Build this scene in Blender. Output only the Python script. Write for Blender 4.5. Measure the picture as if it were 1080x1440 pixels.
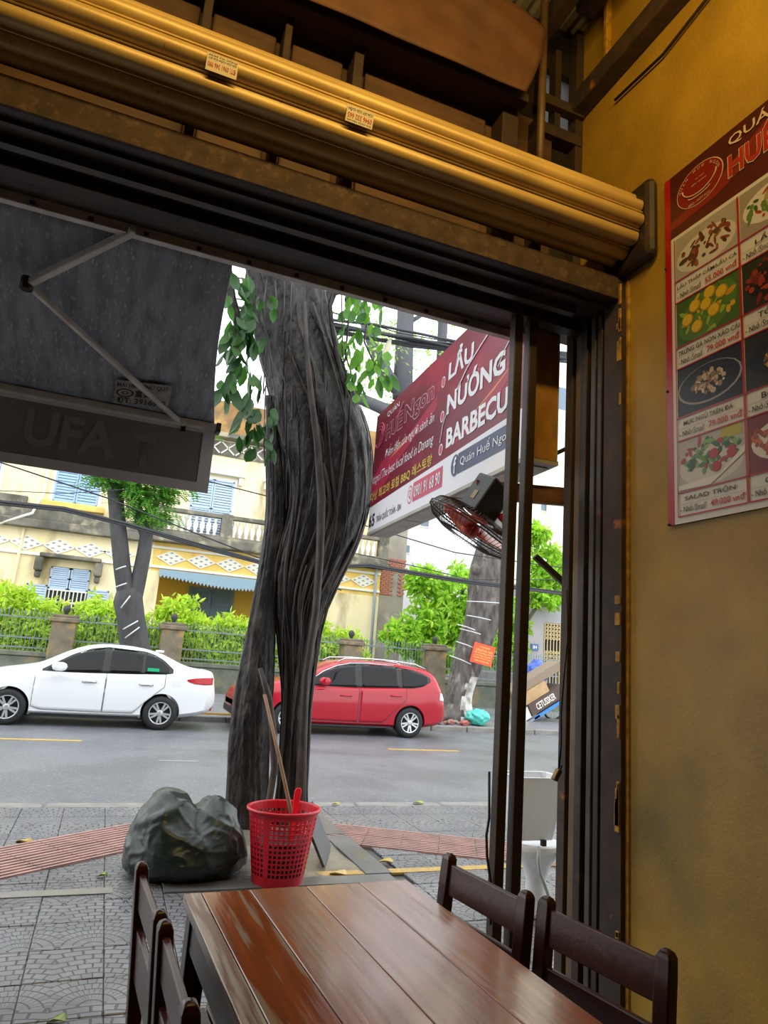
import bpy, bmesh, math, random
from mathutils import Vector as V, Matrix, noise
R_ = random.Random(7)
sc = bpy.context.scene
for o in list(bpy.data.objects):
    bpy.data.objects.remove(o)
COL = sc.collection

# ------------------------------------------------------------------ camera, sky, light, exposure
FPX, CX, CY, CAM_H = 960.0, 540.0, 720.0, 1.5
def _axes():
    d1 = V((150 - CX, 895 - CY, FPX)).normalized()
    d2 = V((3085 - CX, 1122 - CY, FPX)); d2 = (d2 - d1 * d1.dot(d2)).normalized()
    up = d1.cross(d2)
    if up.y > 0: up = -up
    return d2, d1, up
AX = _axes()                                   # world X, Y, Z in lens coordinates (right, down, forward)
def lens_to_world(q): return V([AX[i].dot(q) for i in range(3)])
cam = bpy.data.objects.new('camera', bpy.data.cameras.new('camera')); COL.objects.link(cam)
cam.data.sensor_fit = 'HORIZONTAL'; cam.data.sensor_width = 36; cam.data.lens = 32.0
cam.data.clip_start = .02; cam.data.clip_end = 400
_m = Matrix((lens_to_world(V((1, 0, 0))), lens_to_world(V((0, -1, 0))), lens_to_world(V((0, 0, -1))))).transposed()
cam.matrix_world = Matrix.Translation((0, 0, CAM_H)) @ _m.to_4x4()
sc.camera = cam

world = bpy.data.worlds.new('overcast'); sc.world = world; world.use_nodes = True
_n = world.node_tree.nodes; _n['Background'].inputs[0].default_value = (.93, .97, 1, 1)
_n['Background'].inputs[1].default_value = 1.75
sun = bpy.data.objects.new('hazy_sun', bpy.data.lights.new('hazy_sun', 'SUN')); COL.objects.link(sun)
sun.data.energy = .5; sun.data.angle = 2.0; sun.data.color = (1, .97, .9)
sun.rotation_euler = (math.radians(38), math.radians(-8), 0)
lamp = bpy.data.objects.new('warm_room_lamp', bpy.data.lights.new('warm_room_lamp', 'AREA')); COL.objects.link(lamp)
lamp.data.energy = 36; lamp.data.color = (1, .67, .20); lamp.data.shape = 'RECTANGLE'; lamp.data.size = 2.4; lamp.data.size_y = .08
lamp.location = (.65, .95, 4.45); lamp.rotation_euler = V((.12, 1, -.30)).to_track_quat('-Z', 'Y').to_euler()
sc.view_settings.view_transform = 'Standard'; sc.view_settings.look = 'None'
sc.view_settings.exposure = 0.55; sc.view_settings.gamma = 1; sc.view_settings.use_curve_mapping = False

# ------------------------------------------------------------------ helpers
def ray(px, py): return lens_to_world(V((px - CX, py - CY, FPX)))
def at(px, py, axis, val):
    """where the sight line of a pixel meets the real plane world[axis] = val"""
    d = ray(px, py); o = V((0, 0, CAM_H)); return o + d * ((val - o[axis]) / d[axis])
def atp(px, py, p0, n):
    d = ray(px, py); o = V((0, 0, CAM_H)); return o + d * ((V(p0) - o).dot(n) / d.dot(n))
def lin(h):
    c = [int(h[i:i + 2], 16) / 255 for i in (0, 2, 4)]
    return tuple(x / 12.92 if x <= .04045 else ((x + .055) / 1.055) ** 2.4 for x in c) + (1,)
MATS = {}
def mat(name, c, rough=.6, metal=0, c2=None, scale=8, detail=4, bump=0, bscale=None, stretch=(1, 1, 1), lo=.35, hi=.65,
        rough2=None, island=0, spec=.5, trans=0, coord='Object', bdist=.01, c3=None, c3scale=3, c3lo=.55, c3hi=.7):
    if name in MATS: return MATS[name]
    m = bpy.data.materials.new(name); m.use_nodes = True; MATS[name] = m
    nt = m.node_tree; N = nt.nodes; L = nt.links; b = N['Principled BSDF']
    c = lin(c) if isinstance(c, str) else c
    b.inputs['Base Color'].default_value = c; b.inputs['Roughness'].default_value = rough
    b.inputs['Metallic'].default_value = metal; b.inputs['Specular IOR Level'].default_value = spec
    if trans: b.inputs['Transmission Weight'].default_value = trans
    out = None
    if c2 or bump or rough2 is not None or c3:
        tc = N.new('ShaderNodeTexCoord'); mp = N.new('ShaderNodeMapping'); mp.inputs['Scale'].default_value = stretch
        L.new(tc.outputs[coord], mp.inputs[0])
    if c2 or rough2 is not None:
        nz = N.new('ShaderNodeTexNoise'); nz.inputs['Scale'].default_value = scale; nz.inputs['Detail'].default_value = detail
        L.new(mp.outputs[0], nz.inputs[0])
        rp = N.new('ShaderNodeMapRange'); rp.inputs[1].default_value = lo; rp.inputs[2].default_value = hi
        L.new(nz.outputs[0], rp.inputs[0])
        if c2:
            mx = N.new('ShaderNodeMix'); mx.data_type = 'RGBA'
            mx.inputs[6].default_value = c; mx.inputs[7].default_value = lin(c2) if isinstance(c2, str) else c2
            L.new(rp.outputs[0], mx.inputs[0]); out = mx.outputs[2]
        if rough2 is not None:
            mr = N.new('ShaderNodeMapRange'); mr.inputs[3].default_value = rough; mr.inputs[4].default_value = rough2
            L.new(rp.outputs[0], mr.inputs[0]); L.new(mr.outputs[0], b.inputs['Roughness'])
    if c3:
        n3 = N.new('ShaderNodeTexNoise'); n3.inputs['Scale'].default_value = c3scale; n3.inputs['Detail'].default_value = 6
        L.new(mp.outputs[0], n3.inputs[0])
        r3 = N.new('ShaderNodeMapRange'); r3.inputs[1].default_value = c3lo; r3.inputs[2].default_value = c3hi
        L.new(n3.outputs[0], r3.inputs[0])
        m3 = N.new('ShaderNodeMix'); m3.data_type = 'RGBA'; m3.inputs[7].default_value = lin(c3)
        if out: L.new(out, m3.inputs[6])
        else: m3.inputs[6].default_value = c
        L.new(r3.outputs[0], m3.inputs[0]); out = m3.outputs[2]
    if island:
        g = N.new('ShaderNodeNewGeometry'); hs = N.new('ShaderNodeHueSaturation')
        mr = N.new('ShaderNodeMapRange'); mr.inputs[3].default_value = 1 - island; mr.inputs[4].default_value = 1 + island
        L.new(g.outputs['Random Per Island'], mr.inputs[0]); L.new(mr.outputs[0], hs.inputs['Value'])
        mh = N.new('ShaderNodeMapRange'); mh.inputs[3].default_value = .5 - island * .06; mh.inputs[4].default_value = .5 + island * .06
        ml = N.new('ShaderNodeMath'); ml.operation = 'FRACT'; mm = N.new('ShaderNodeMath'); mm.operation = 'MULTIPLY'; mm.inputs[1].default_value = 7.3
        L.new(g.outputs['Random Per Island'], mm.inputs[0]); L.new(mm.outputs[0], ml.inputs[0]); L.new(ml.outputs[0], mh.inputs[0])
        L.new(mh.outputs[0], hs.inputs['Hue'])
        if out: L.new(out, hs.inputs['Color'])
        else: hs.inputs['Color'].default_value = c
        out = hs.outputs[0]
    if out: L.new(out, b.inputs['Base Color'])
    if bump:
        nb = N.new('ShaderNodeTexNoise'); nb.inputs['Scale'].default_value = bscale or scale * 3; nb.inputs['Detail'].default_value = 5
        L.new(mp.outputs[0], nb.inputs[0])
        bp = N.new('ShaderNodeBump'); bp.inputs['Strength'].default_value = bump; bp.inputs['Distance'].default_value = bdist
        L.new(nb.outputs[0], bp.inputs['Height']); L.new(bp.outputs[0], b.inputs['Normal'])
    return m
def leafmat(name, c, island=.35, tr=.45):
    m = mat(name, c, .4, island=island); nt = m.node_tree; N = nt.nodes; L = nt.links; b = N['Principled BSDF']
    t = N.new('ShaderNodeBsdfTranslucent'); mx = N.new('ShaderNodeMixShader'); mx.inputs[0].default_value = tr
    hs = b.inputs['Base Color'].links[0].from_socket; L.new(hs, t.inputs[0])
    L.new(b.outputs[0], mx.inputs[1]); L.new(t.outputs[0], mx.inputs[2]); L.new(mx.outputs[0], N['Material Output'].inputs[0])
    return m

class MB:
    def __init__(s): s.v = []; s.f = []; s.mi = []; s.m = 0
    def add(s, vs, fs):
        b = len(s.v); s.v += [V(p) for p in vs]
        for f in fs: s.f.append([b + i for i in f]); s.mi.append(s.m)
    def box(s, lo, hi):
        x0, y0, z0 = lo; x1, y1, z1 = hi
        s.add([(x0,y0,z0),(x1,y0,z0),(x1,y1,z0),(x0,y1,z0),(x0,y0,z1),(x1,y0,z1),(x1,y1,z1),(x0,y1,z1)],
              [(0,3,2,1),(4,5,6,7),(0,1,5,4),(1,2,6,5),(2,3,7,6),(3,0,4,7)]); return s
    def bar(s, p, q, w, h, up=(0, 0, 1)):
        p, q = V(p), V(q); d = (q - p).normalized(); up = V(up)
        if abs(d.dot(up)) > .98: up = V((0, 1, 0))
        a = d.cross(up).normalized(); b = a.cross(d); a = a * w / 2; b = b * h / 2
        s.add([p-a-b, p+a-b, p+a+b, p-a+b, q-a-b, q+a-b, q+a+b, q-a+b],
              [(0,1,2,3),(7,6,5,4),(0,4,5,1),(1,5,6,2),(2,6,7,3),(3,7,4,0)]); return s
    def tube(s, pts, r, n=8, cap=True):
        pts = [V(p) for p in pts]; k = len(pts); rs = r if isinstance(r, (list, tuple)) else [r] * k
        rings = []; a = None
        for i, p in enumerate(pts):
            d = (pts[min(i + 1, k - 1)] - pts[max(i - 1, 0)])
            d = d.normalized() if d.length > 1e-9 else V((0, 0, 1))
            if a is None: a = d.orthogonal().normalized()
            a = (a - d * a.dot(d)).normalized(); b = d.cross(a)
            rings.append([p + (a * math.cos(t) + b * math.sin(t)) * rs[i] for t in [2 * math.pi * j / n for j in range(n)]])
        s.loft(rings, cap); return s
    def loft(s, rings, cap=True):
        n = len(rings[0]); k = len(rings); vs = [p for r in rings for p in r]
        fs = [(i*n+j, i*n+(j+1) % n, (i+1)*n+(j+1) % n, (i+1)*n+j) for i in range(k-1) for j in range(n)]
        if cap: fs += [tuple(reversed(range(n))), tuple(range((k-1)*n, k*n))]
        s.add(vs, fs); return s
    def grid(s, fn, nu, nv):
        vs = [fn(i / nu, j / nv) for i in range(nu + 1) for j in range(nv + 1)]
        s.add(vs, [(i*(nv+1)+j, (i+1)*(nv+1)+j, (i+1)*(nv+1)+j+1, i*(nv+1)+j+1) for i in range(nu) for j in range(nv)]); return s
    def lathe(s, prof, n=24, c=(0, 0, 0), ax='z', cap=True):
        c = V(c); rings = []
        for r, h in prof:
            ring = []
            for j in range(n):
                t = 2 * math.pi * j / n
                p = (r*math.cos(t), r*math.sin(t), h) if ax == 'z' else ((r*math.cos(t), h, r*math.sin(t)) if ax == 'y' else (h, r*math.cos(t), r*math.sin(t)))
                ring.append(c + V(p))
            rings.append(ring)
        s.loft(rings, cap); return s
    def prism(s, poly, o, U, W, depth):
        """polygon (u, w) in plane o + u U + w W, extruded along U x W by depth"""
        o, U, W = V(o), V(U), V(W); n = U.cross(W).normalized() * depth; k = len(poly)
        a = [o + U * u + W * w for u, w in poly]
        s.add(a + [p + n for p in a], [tuple(reversed(range(k))), tuple(range(k, 2*k))] + [(i, (i+1) % k, (i+1) % k + k, i + k) for i in range(k)]); return s
    def mesh(s, name, mats, off=V((0, 0, 0)), smooth=False):
        me = bpy.data.meshes.new(name); me.from_pydata([tuple(p - off) for p in s.v], [], s.f)
        for m in (mats if isinstance(mats, (list, tuple)) else [mats]): me.materials.append(m)
        if any(s.mi): me.polygons.foreach_set('material_index', s.mi)
        if smooth: me.polygons.foreach_set('use_smooth', [True] * len(me.polygons))
        me.update(); return me
    def build(s, name, mats, parent=None, smooth=False, bevel=0, fix=False):
        off = wloc(parent) if parent else V((0, 0, 0))
        me = s.mesh(name, mats, off, smooth)
        if fix:
            bm = bmesh.new(); bm.from_mesh(me); bmesh.ops.recalc_face_normals(bm, faces=bm.faces); bm.to_mesh(me); bm.free()
        o = bpy.data.objects.new(name, me); COL.objects.link(o)
        if parent: o.parent = parent
        if bevel:
            md = o.modifiers.new('bevel', 'BEVEL'); md.width = bevel; md.segments = 2; md.limit_method = 'ANGLE'
        return o
def wloc(o):
    p = V((0, 0, 0))
    while o: p = p + o.location; o = o.parent
    return p
def tag(o, label=None, cat=None, group=None, kind=None):
    for k, v in (('label', label), ('category', cat), ('group', group), ('kind', kind)):
        if v: o[k] = v
    return o
def thing(name, loc, label, cat, group=None):
    o = bpy.data.objects.new(name, None); COL.objects.link(o); o.location = loc; o.empty_display_size = .1
    return tag(o, label, cat, group)
def piece(name, me, loc, parent, rot=None, scale=None):
    o = bpy.data.objects.new(name, me); COL.objects.link(o); o.parent = parent
    o.location = V(loc) - (wloc(parent) if parent else V((0, 0, 0)))
    if rot is not None: o.rotation_euler = rot
    if scale is not None: o.scale = scale
    return o
def copy_tree(o, parent=None):
    c = o.copy(); COL.objects.link(c)
    if parent: c.parent = parent
    for ch in list(o.children): copy_tree(ch, c)
    return c
def struct(o): o['kind'] = 'structure'; return o
def boxmesh(name, sx, sy, sz, m, bev=0):
    bm = bmesh.new(); bmesh.ops.create_cube(bm, size=1); bmesh.ops.scale(bm, vec=(sx, sy, sz), verts=bm.verts)
    if bev: bmesh.ops.bevel(bm, geom=[e for e in bm.edges], offset=bev, segments=1, affect='EDGES')
    me = bpy.data.meshes.new(name); bm.to_mesh(me); bm.free(); me.materials.append(m); return me
def text(body, o, U, W, w, h, m, parent, bold=0, shear=0, name='lettering', lift=.002, rot180=False):
    cu = bpy.data.curves.new('t', 'FONT'); cu.body = body; cu.size = 1; cu.offset = bold; cu.resolution_u = 2; cu.shear = shear; cu.extrude = 0
    ob = bpy.data.objects.new('t', cu); me = bpy.data.meshes.new_from_object(ob); bpy.data.objects.remove(ob)
    xs = [v.co.x for v in me.vertices]; ys = [v.co.y for v in me.vertices]
    if not xs: return None
    x0, x1, y0, y1 = min(xs), max(xs), min(ys), max(ys); o, U, W = V(o), V(U), V(W); n = U.cross(W).normalized() * lift
    off = wloc(parent) if parent else V((0, 0, 0))
    for v in me.vertices:
        a, b = (v.co.x - x0) / (x1 - x0), (v.co.y - y0) / (y1 - y0)
        if rot180: a, b = 1 - a, 1 - b
        v.co = o + U * (a * w) + W * (b * h) + n - off
    me.materials.clear(); me.materials.append(m)
    t = bpy.data.objects.new(name, me); COL.objects.link(t); t.parent = parent; return t
def ell(cu, cv, ru, rv, n=12, rot=0):
    out = []
    for i in range(n):
        a = 2 * math.pi * i / n; x, y = ru * math.cos(a), rv * math.sin(a)
        out.append((cu + x * math.cos(rot) - y * math.sin(rot), cv + x * math.sin(rot) + y * math.cos(rot)))
    return out
def rect(u0, v0, u1, v1): return [(u0, v0), (u1, v0), (u1, v1), (u0, v1)]
def flat(mb, poly, o, U, W, lift):
    o, U, W = V(o), V(U), V(W); n = U.cross(W).normalized() * lift
    mb.add([o + U * a + W * b + n for a, b in poly], [tuple(range(len(poly)))])
def lerp(a, b, t): return a + (b - a) * t
def interp(tab, x):
    if x <= tab[0][0]: return tab[0][1]
    for (a, b), (c, d) in zip(tab, tab[1:]):
        if x <= c: return b + (d - b) * (x - a) / (c - a)
    return tab[-1][1]
def sinterp(tab, x):
    """smooth (Catmull-Rom) table"""
    n = len(tab)
    if x <= tab[0][0]: return tab[0][1]
    for i in range(n - 1):
        if x <= tab[i+1][0]:
            x0, y0 = tab[i]; x1, y1 = tab[i+1]; h = x1 - x0; t = (x - x0) / h
            m0 = (y1 - tab[i-1][1]) / (x1 - tab[i-1][0]) if i else (y1 - y0) / h
            m1 = (tab[i+2][1] - y0) / (tab[i+2][0] - x0) if i + 2 < n else (y1 - y0) / h
            return (2*t**3-3*t**2+1)*y0 + (t**3-2*t*t+t)*h*m0 + (-2*t**3+3*t*t)*y1 + (t**3-t*t)*h*m1
    return tab[-1][1]

# ------------------------------------------------------------------ materials
plaster = mat('yellow_plaster', 'ab8527', .55, c2='967320', scale=3, bump=.35, bscale=60, bdist=.006, c3='6a5a22', c3scale=1.6, c3lo=.55, c3hi=.8)
dark_steel = mat('dark_steel', '25211f', .5, .3, c2='3a2c22', scale=6, bump=.15, c3='5a3a20', c3scale=9, c3lo=.62, c3hi=.75)
rust = mat('rusty_steel', '4c382a', .85, c2='38281e', scale=14, bump=.3, bscale=70, c3='5c4534', c3scale=25)
rust_post = mat('rusty_frame', '2f2520', .7, c2='44301f', scale=10, bump=.25, c3='96591c', c3scale=7, c3lo=.66, c3hi=.72)
paint_flake = mat('yellow_paint_edge', 'b98a25', .6, c2='8b6117', scale=20, bump=.4)
concrete = mat('concrete', '8c8a86', .6, c2='77746f', scale=5, bump=.2)
asphalt = mat('wet_asphalt', '6c6e73', .46, c2='606368', scale=.8, bump=.5, bscale=60, bdist=.012, rough2=.34, lo=.4, hi=.6, c3='8d8f93', c3scale=45, c3lo=.58, c3hi=.66)
grout = mat('wet_grout', '37373a', .35)
yellow_line = mat('yellow_road_paint', 'c9a347', .4, c2='a98f52', scale=30)
white_line = mat('worn_white_paint', '8e9196', .4)

# wet stone slabs with curved rows of cobble relief
def cobble(name, c, c2, g):
    m = bpy.data.materials.new(name); m.use_nodes = True; N = m.node_tree.nodes; L = m.node_tree.links; b = N['Principled BSDF']
    def M_(op, a, bb=None):
        x = N.new('ShaderNodeMath'); x.operation = op
        for i, k in enumerate((a, bb)):
            if k is None: continue
            if isinstance(k, (int, float)): x.inputs[i].default_value = k
            else: L.new(k, x.inputs[i])
        return x.outputs[0]
    tc = N.new('ShaderNodeNewGeometry'); sp = N.new('ShaderNodeSeparateXYZ'); L.new(tc.outputs['Position'], sp.inputs[0])
    u = M_('SUBTRACT', M_('PINGPONG', sp.outputs[0], .33), .165)
    w = M_('ADD', M_('MODULO', M_('ADD', sp.outputs[1], 50), .60), .02)
    r = M_('SQRT', M_('ADD', M_('MULTIPLY', u, u), M_('MULTIPLY', w, w)))
    th = M_('ARCTAN2', u, w)
    cb = N.new('ShaderNodeCombineXYZ'); L.new(M_('MULTIPLY', th, .34), cb.inputs[0]); L.new(r, cb.inputs[1])
    bk = N.new('ShaderNodeTexBrick'); bk.inputs['Scale'].default_value = 1; bk.inputs['Brick Width'].default_value = .058; bk.inputs['Row Height'].default_value = .05
    bk.inputs['Mortar Size'].default_value = .0042; bk.inputs['Mortar Smooth'].default_value = .4
    bk.inputs['Color1'].default_value = lin(c); bk.inputs['Color2'].default_value = lin(c2); bk.inputs['Mortar'].default_value = lin(g)
    L.new(cb.outputs[0], bk.inputs['Vector'])
    nz = N.new('ShaderNodeTexNoise'); nz.inputs['Scale'].default_value = 1.7; nz.inputs['Detail'].default_value = 6; L.new(tc.outputs['Position'], nz.inputs[0])
    mx = N.new('ShaderNodeMix'); mx.data_type = 'RGBA'; mx.blend_type = 'MULTIPLY'; mx.inputs[0].default_value = .8
    rp = N.new('ShaderNodeMapRange'); rp.inputs[1].default_value = .35; rp.inputs[2].default_value = .65; rp.inputs[3].default_value = .6; rp.inputs[4].default_value = 1.1
    L.new(nz.outputs[0], rp.inputs[0]); L.new(bk.outputs[0], mx.inputs[6]); L.new(rp.outputs[0], mx.inputs[7]); L.new(mx.outputs[2], b.inputs['Base Color'])
    rr = N.new('ShaderNodeMapRange'); rr.inputs[1].default_value = .4; rr.inputs[2].default_value = .6; rr.inputs[3].default_value = .5; rr.inputs[4].default_value = .25
    L.new(nz.outputs[0], rr.inputs[0]); L.new(rr.outputs[0], b.inputs['Roughness'])
    bp = N.new('ShaderNodeBump'); bp.invert = True; bp.inputs['Strength'].default_value = .7; bp.inputs['Distance'].default_value = .006
    L.new(bk.outputs['Fac'], bp.inputs['Height']); L.new(bp.outputs[0], b.inputs['Normal']); MATS[name] = m; return m
slab_mat = cobble('cobble_slab', '86878c', '77787d', '3f4044')
tact_mat = mat('tactile_paving', 'b08a83', .4, c2='967772', scale=6, bump=.15, coord='Object')

# ------------------------------------------------------------------ ground
floor = struct(MB().box((-3.6, -4.2, -.25), (2.15, 2.95, 0)).build('floor', mat('shop_floor', '6e6a66', .4, c2='5d5955', scale=3)))
road = struct(MB().box((-40, 7.2, -.4), (60, 15.45, -.12)).build('road', asphalt))
side = struct(MB().box((-12, 2.95, -.3), (16, 7.0, -.014)).build('sidewalk', grout))
# paving slabs laid one by one
XT0, YT0 = -.12, 2.96
def in_tactile(x, y):
    if x < 1.2: return abs(y - (5.58 + .88 * (x + .14))) < .40 and y < 6.85
    return abs(y - (5.95 - .52 * (x - 2.1))) < .33
SL = [boxmesh('slab', .3315, .3315, .06, slab_mat, .004) for _ in range(1)]
n_slab = 0
rest = MB()
for j in range(0, 12):
    for i in range(-12, 22):
        x = XT0 + .165 + i * .335; y = YT0 + .165 + j * .335
        if 1.5 < x < 2.2 and 4.78 < y < 5.85: continue
        dz = R_.uniform(-.0025, .0025)
        vis = (x < .75 and x > -1.0) or (x > 1.45 and x < 4.4 and y > 3.6)
        if vis and n_slab < 295:
            piece('paving_slab', SL[0], (x, y, -.03 + dz), side, (R_.uniform(-.004, .004), R_.uniform(-.004, .004), 0)); n_slab += 1
        else:
            rest.box((x - .1655, y - .1655, -.06), (x + .1655, y + .1655, dz))
o = rest.build('paving_slab_rest', slab_mat, side); o['kind'] = 'stuff'; o.name = 'paving_slab'
# pink ribbed guide tiles: a bed plus raised ribs
def tactile(p, q, half, rows):
    p, q = V(p), V(q); d = (q - p); ln = d.length; d.normalize(); n = V((-d.y, d.x, 0))
    k = int(ln / .31)
    for i in range(k):
        for r in range(rows):
            w = 2 * half / rows
            c0 = p + d * ((i + .5) * .31) + n * (-half + (r + .5) * w)
            t = MB(); a = .152; b = w / 2 - .004
            for u0, u1, w0, w1, h in [(-a, a, -b, b, .003)] + [(-a, a, -b + (m + .15) * 2 * b / 6, -b + (m + .7) * 2 * b / 6, .011) for m in range(6)]:
                vs = [c0 + d * u + n * ww + V((0, 0, z)) for z in (-.02, h) for u, ww in ((u0, w0), (u1, w0), (u1, w1), (u0, w1))]
                t.add(vs, [(4, 5, 6, 7), (0, 1, 5, 4), (1, 2, 6, 5), (2, 3, 7, 6), (3, 0, 4, 7)])
            t.build('guide_tile', tact_mat, side)
tactile((-1.35, 4.75, 0), (.70, 6.20, 0), .32, 2)
tactile((1.75, 6.13, 0), (4.35, 4.78, 0), .32, 2)
# drain strip line and yellow painted line
for x0, x1 in ((1.60, 2.35), (2.35, 3.0), (3.0, 4.2)):
    MB().box((x0, 4.87, -.01), (x1, 4.96, .006)).build('painted_line', yellow_line, side)
MB().box((-1.2, 4.72, -.01), (.26, 4.82, .005)).build('worn_line', mat('faded_line', '8d8978', .4, c2='7f7f80', scale=12), side)
kb = boxmesh('kerb_stone', .96, .2, .36, concrete, .015)
kn = struct(MB().box((-12, 7.02, -.4), (20, 7.18, -.16)).build('kerb_bed', grout)); kn.name = 'trim_1'
for i in range(-3, 10): piece('kerb_stone', kb, (i * .98 + .2, 7.1, -.185), kn)
kf = struct(MB().box((-30, 15.47, -.4), (40, 15.63, -.2)).build('trim_2', grout))
for i in range(-5, 16): piece('kerb_stone', kb, (i * .98 + .2, 15.55, -.18), kf)
fs = MB(); fs.add([(-40, 15.65, -.02), (60, 15.65, -.02), (60, 20.4, .2), (-40, 20.4, .2), (-40, 15.65, -.5), (60, 15.65, -.5), (60, 20.4, -.5), (-40, 20.4, -.5)],
                  [(0,1,2,3),(4,7,6,5),(0,4,5,1),(1,5,6,2),(2,6,7,3),(3,7,4,0)])
fside = struct(fs.build('far_sidewalk', mat('far_pavement', '85868a', .4, c2='74757a', scale=2, bump=.2)))
garden = struct(MB().box((-40, 20.4, -.5), (60, 40, .18)).build('garden_ground', mat('garden_soil', '55503c', .8, c2='4a5a2c', scale=2)))
MB().box((-30, 15.9, -.01), (6.5, 16.0, .03)).build('painted_line', yellow_line, fside)
for x0, x1 in ((-2.6, -.12), (5.05, 6.5), (9.8, 12)):
    MB().box((x0, 12.0, -.13), (x1, 12.13, -.114)).build('lane_dash', yellow_line, road)
MB().box((.92, 10.3, -.13), (1.45, 10.37, -.115)).build('lane_scuff', white_line, road)

# ------------------------------------------------------------------ shop shell
XW = 2.15
wr = struct(MB().box((XW, -4.2, -.2), (XW + .25, 2.92, 5.6)).build('wall_right', plaster))
struct(MB().box((-3.85, -4.2, -.2), (-3.6, 2.92, 5.6)).build('wall_left', plaster))
struct(MB().box((-3.85, -4.45, -.2), (2.4, -4.2, 5.6)).build('wall_back', plaster))
# corrugated ceiling: each sheet rib is real
cm = MB()
for i in range(60):
    x = -3.6 + i * .1
    cm.add([(x, -4.2, 5.36), (x + .03, -4.2, 5.34), (x + .07, -4.2, 5.34), (x + .1, -4.2, 5.36), (x, 3.0, 5.36), (x + .03, 3.0, 5.34), (x + .07, 3.0, 5.34), (x + .1, 3.0, 5.36)],
           [(0, 4, 5, 1), (1, 5, 6, 2), (2, 6, 7, 3)])
ceil = struct(MB().box((-3.85, -4.45, 5.36), (2.4, 3.05, 5.6)).build('ceiling', mat('ceiling_back', '6e6a62', .7)))
c_ = cm.build('ceiling_ribs', mat('ceiling_sheet', '8a8478', .5, c2='6f6a60', scale=3), ceil); c_.name = 'corrugated_sheet'
# upper front wall: lintel, framed panels, canvas, little window
Zl0, Zl1 = 3.327, 3.45
front = struct(MB().box((-3.6, 2.5, Zl0), (XW, 2.93, Zl1)).build('wall_front', dark_steel))
MB().box((-3.6, 2.488, Zl0), (XW, 2.502, Zl1 - .005)).build('lintel_plate', rust, front)
brown_board = mat('brown_board', '5a3c24', .7, c2='462e1a', scale=4, stretch=(1, 1, 4), bump=.1)
frame_brown = mat('brown_frame', '3a281a', .7, c2='2c1f15', scale=8)
MB().box((-3.6, 2.86, Zl1), (1.84, 2.93, 4.55)).build('back_board', brown_board, front)
for x0, x1 in ((-3.5, -2.4), (-2.3, -1.2), (-1.1, -.02), (.04, .34), (.42, .68), (.80, 1.50)):
    MB().box((x0, 2.835, 3.7), (x1, 2.87, 4.40)).build('wall_panel', brown_board, front, bevel=.008)
for x, w in ((-2.35, .05), (-1.15, .05), (.01, .04), (.38, .035), (.735, .05), (1.60, .1), (1.80, .03)):
    MB().box((x - w / 2, 2.74, 3.62), (x + w / 2, 2.87, 4.5)).build('wall_stud', frame_brown, front, bevel=.005)
MB().box((-3.6, 2.68, 4.44), (1.66, 2.87, 4.56)).build('cross_rail', frame_brown, front, bevel=.008)
MB().box((-3.6, 2.63, 4.40), (1.64, 2.70, 4.45)).build('cross_rail', frame_brown, front, bevel=.006)
MB().tube([(1.71, 2.62, 3.7), (1.71, 2.62, 5.34)], .022, 8).build('corner_pipe', mat('pipe_brown', '5a4128', .5, c2='47321f', scale=10), front, True)
# outer skin above the opening (closes the loft), with the small window
MB().box((-3.85, 2.93, Zl0), (1.86, 3.03, 5.6)).build('outer_wall', dark_steel, front)
MB().box((1.86, 2.93, Zl0), (2.4, 3.03, 4.56)).build('outer_wall', dark_steel, front)
MB().box((1.86, 2.93, 5.02), (2.4, 3.03, 5.6)).build('outer_wall', dark_steel, front)
MB().box((2.14, 2.88, 4.5), (2.4, 3.03, 5.1)).build('outer_wall', dark_steel, front)
frost = bpy.data.materials.new('frosted_sheet'); frost.use_nodes = True
_N = frost.node_tree.nodes; _t = _N.new('ShaderNodeBsdfTranslucent'); _t.inputs[0].default_value = (.30, .29, .27, 1)
frost.node_tree.links.new(_t.outputs[0], _N['Material Output'].inputs[0])
win = struct(MB().box((1.87, 2.90, 4.54), (1.89, 2.99, 5.06)).build('window_1', frame_brown))
MB().box((1.86, 2.97, 4.56), (2.15, 2.98, 5.02)).build('pane', frost, win)
for lo, hi in (((1.96, 2.86, 4.5), (2.0, 2.93, 5.1)), ((1.84, 2.82, 4.66), (2.14, 2.88, 4.72)), ((2.10, 2.85, 3.6), (2.15, 2.93, 5.3)), ((1.84, 2.84, 4.48), (2.14, 2.92, 4.55))):
    MB().box(lo, hi).build('window_bar', frame_brown, win, bevel=.004)
MB().bar((1.90, 2.9, 3.6), (1.90, 2.9, 4.5), .12, .03).build('window_bar', brown_board, win)
# heavy beam running along the right wall and beside the loft
MB().bar((2.10, 2.85, 4.73), (2.10, .4, 4.80), .1, .12).build('wall_beam', rust_post, wr, bevel=.01)
MB().bar((2.135, 2.66, 4.74), (2.135, 1.5, 4.70), .03, .03).build('wall_conduit', rust_post, wr)
MB().box((2.11, 2.60, 4.8), (2.15, 2.63, 5.35)).build('wall_edge', paint_flake, wr, bevel=.006)
MB().bar((1.83, 2.8, 5.12), (1.83, .6, 5.12), .08, .14).build('ceiling_beam', frame_brown, wr, bevel=.01)
MB().bar((2.03, 2.7, 5.26), (2.03, .6, 5.26), .12, .12).build('ceiling_beam', frame_brown, wr, bevel=.01)
MB().tube([(2.13, 2.55, 4.55), (2.13, 2.2, 4.52), (2.13, 1.9, 4.58), (2.13, 1.5, 4.78)], .008, 6).build('wall_cable', dark_steel, wr, True)
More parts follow.
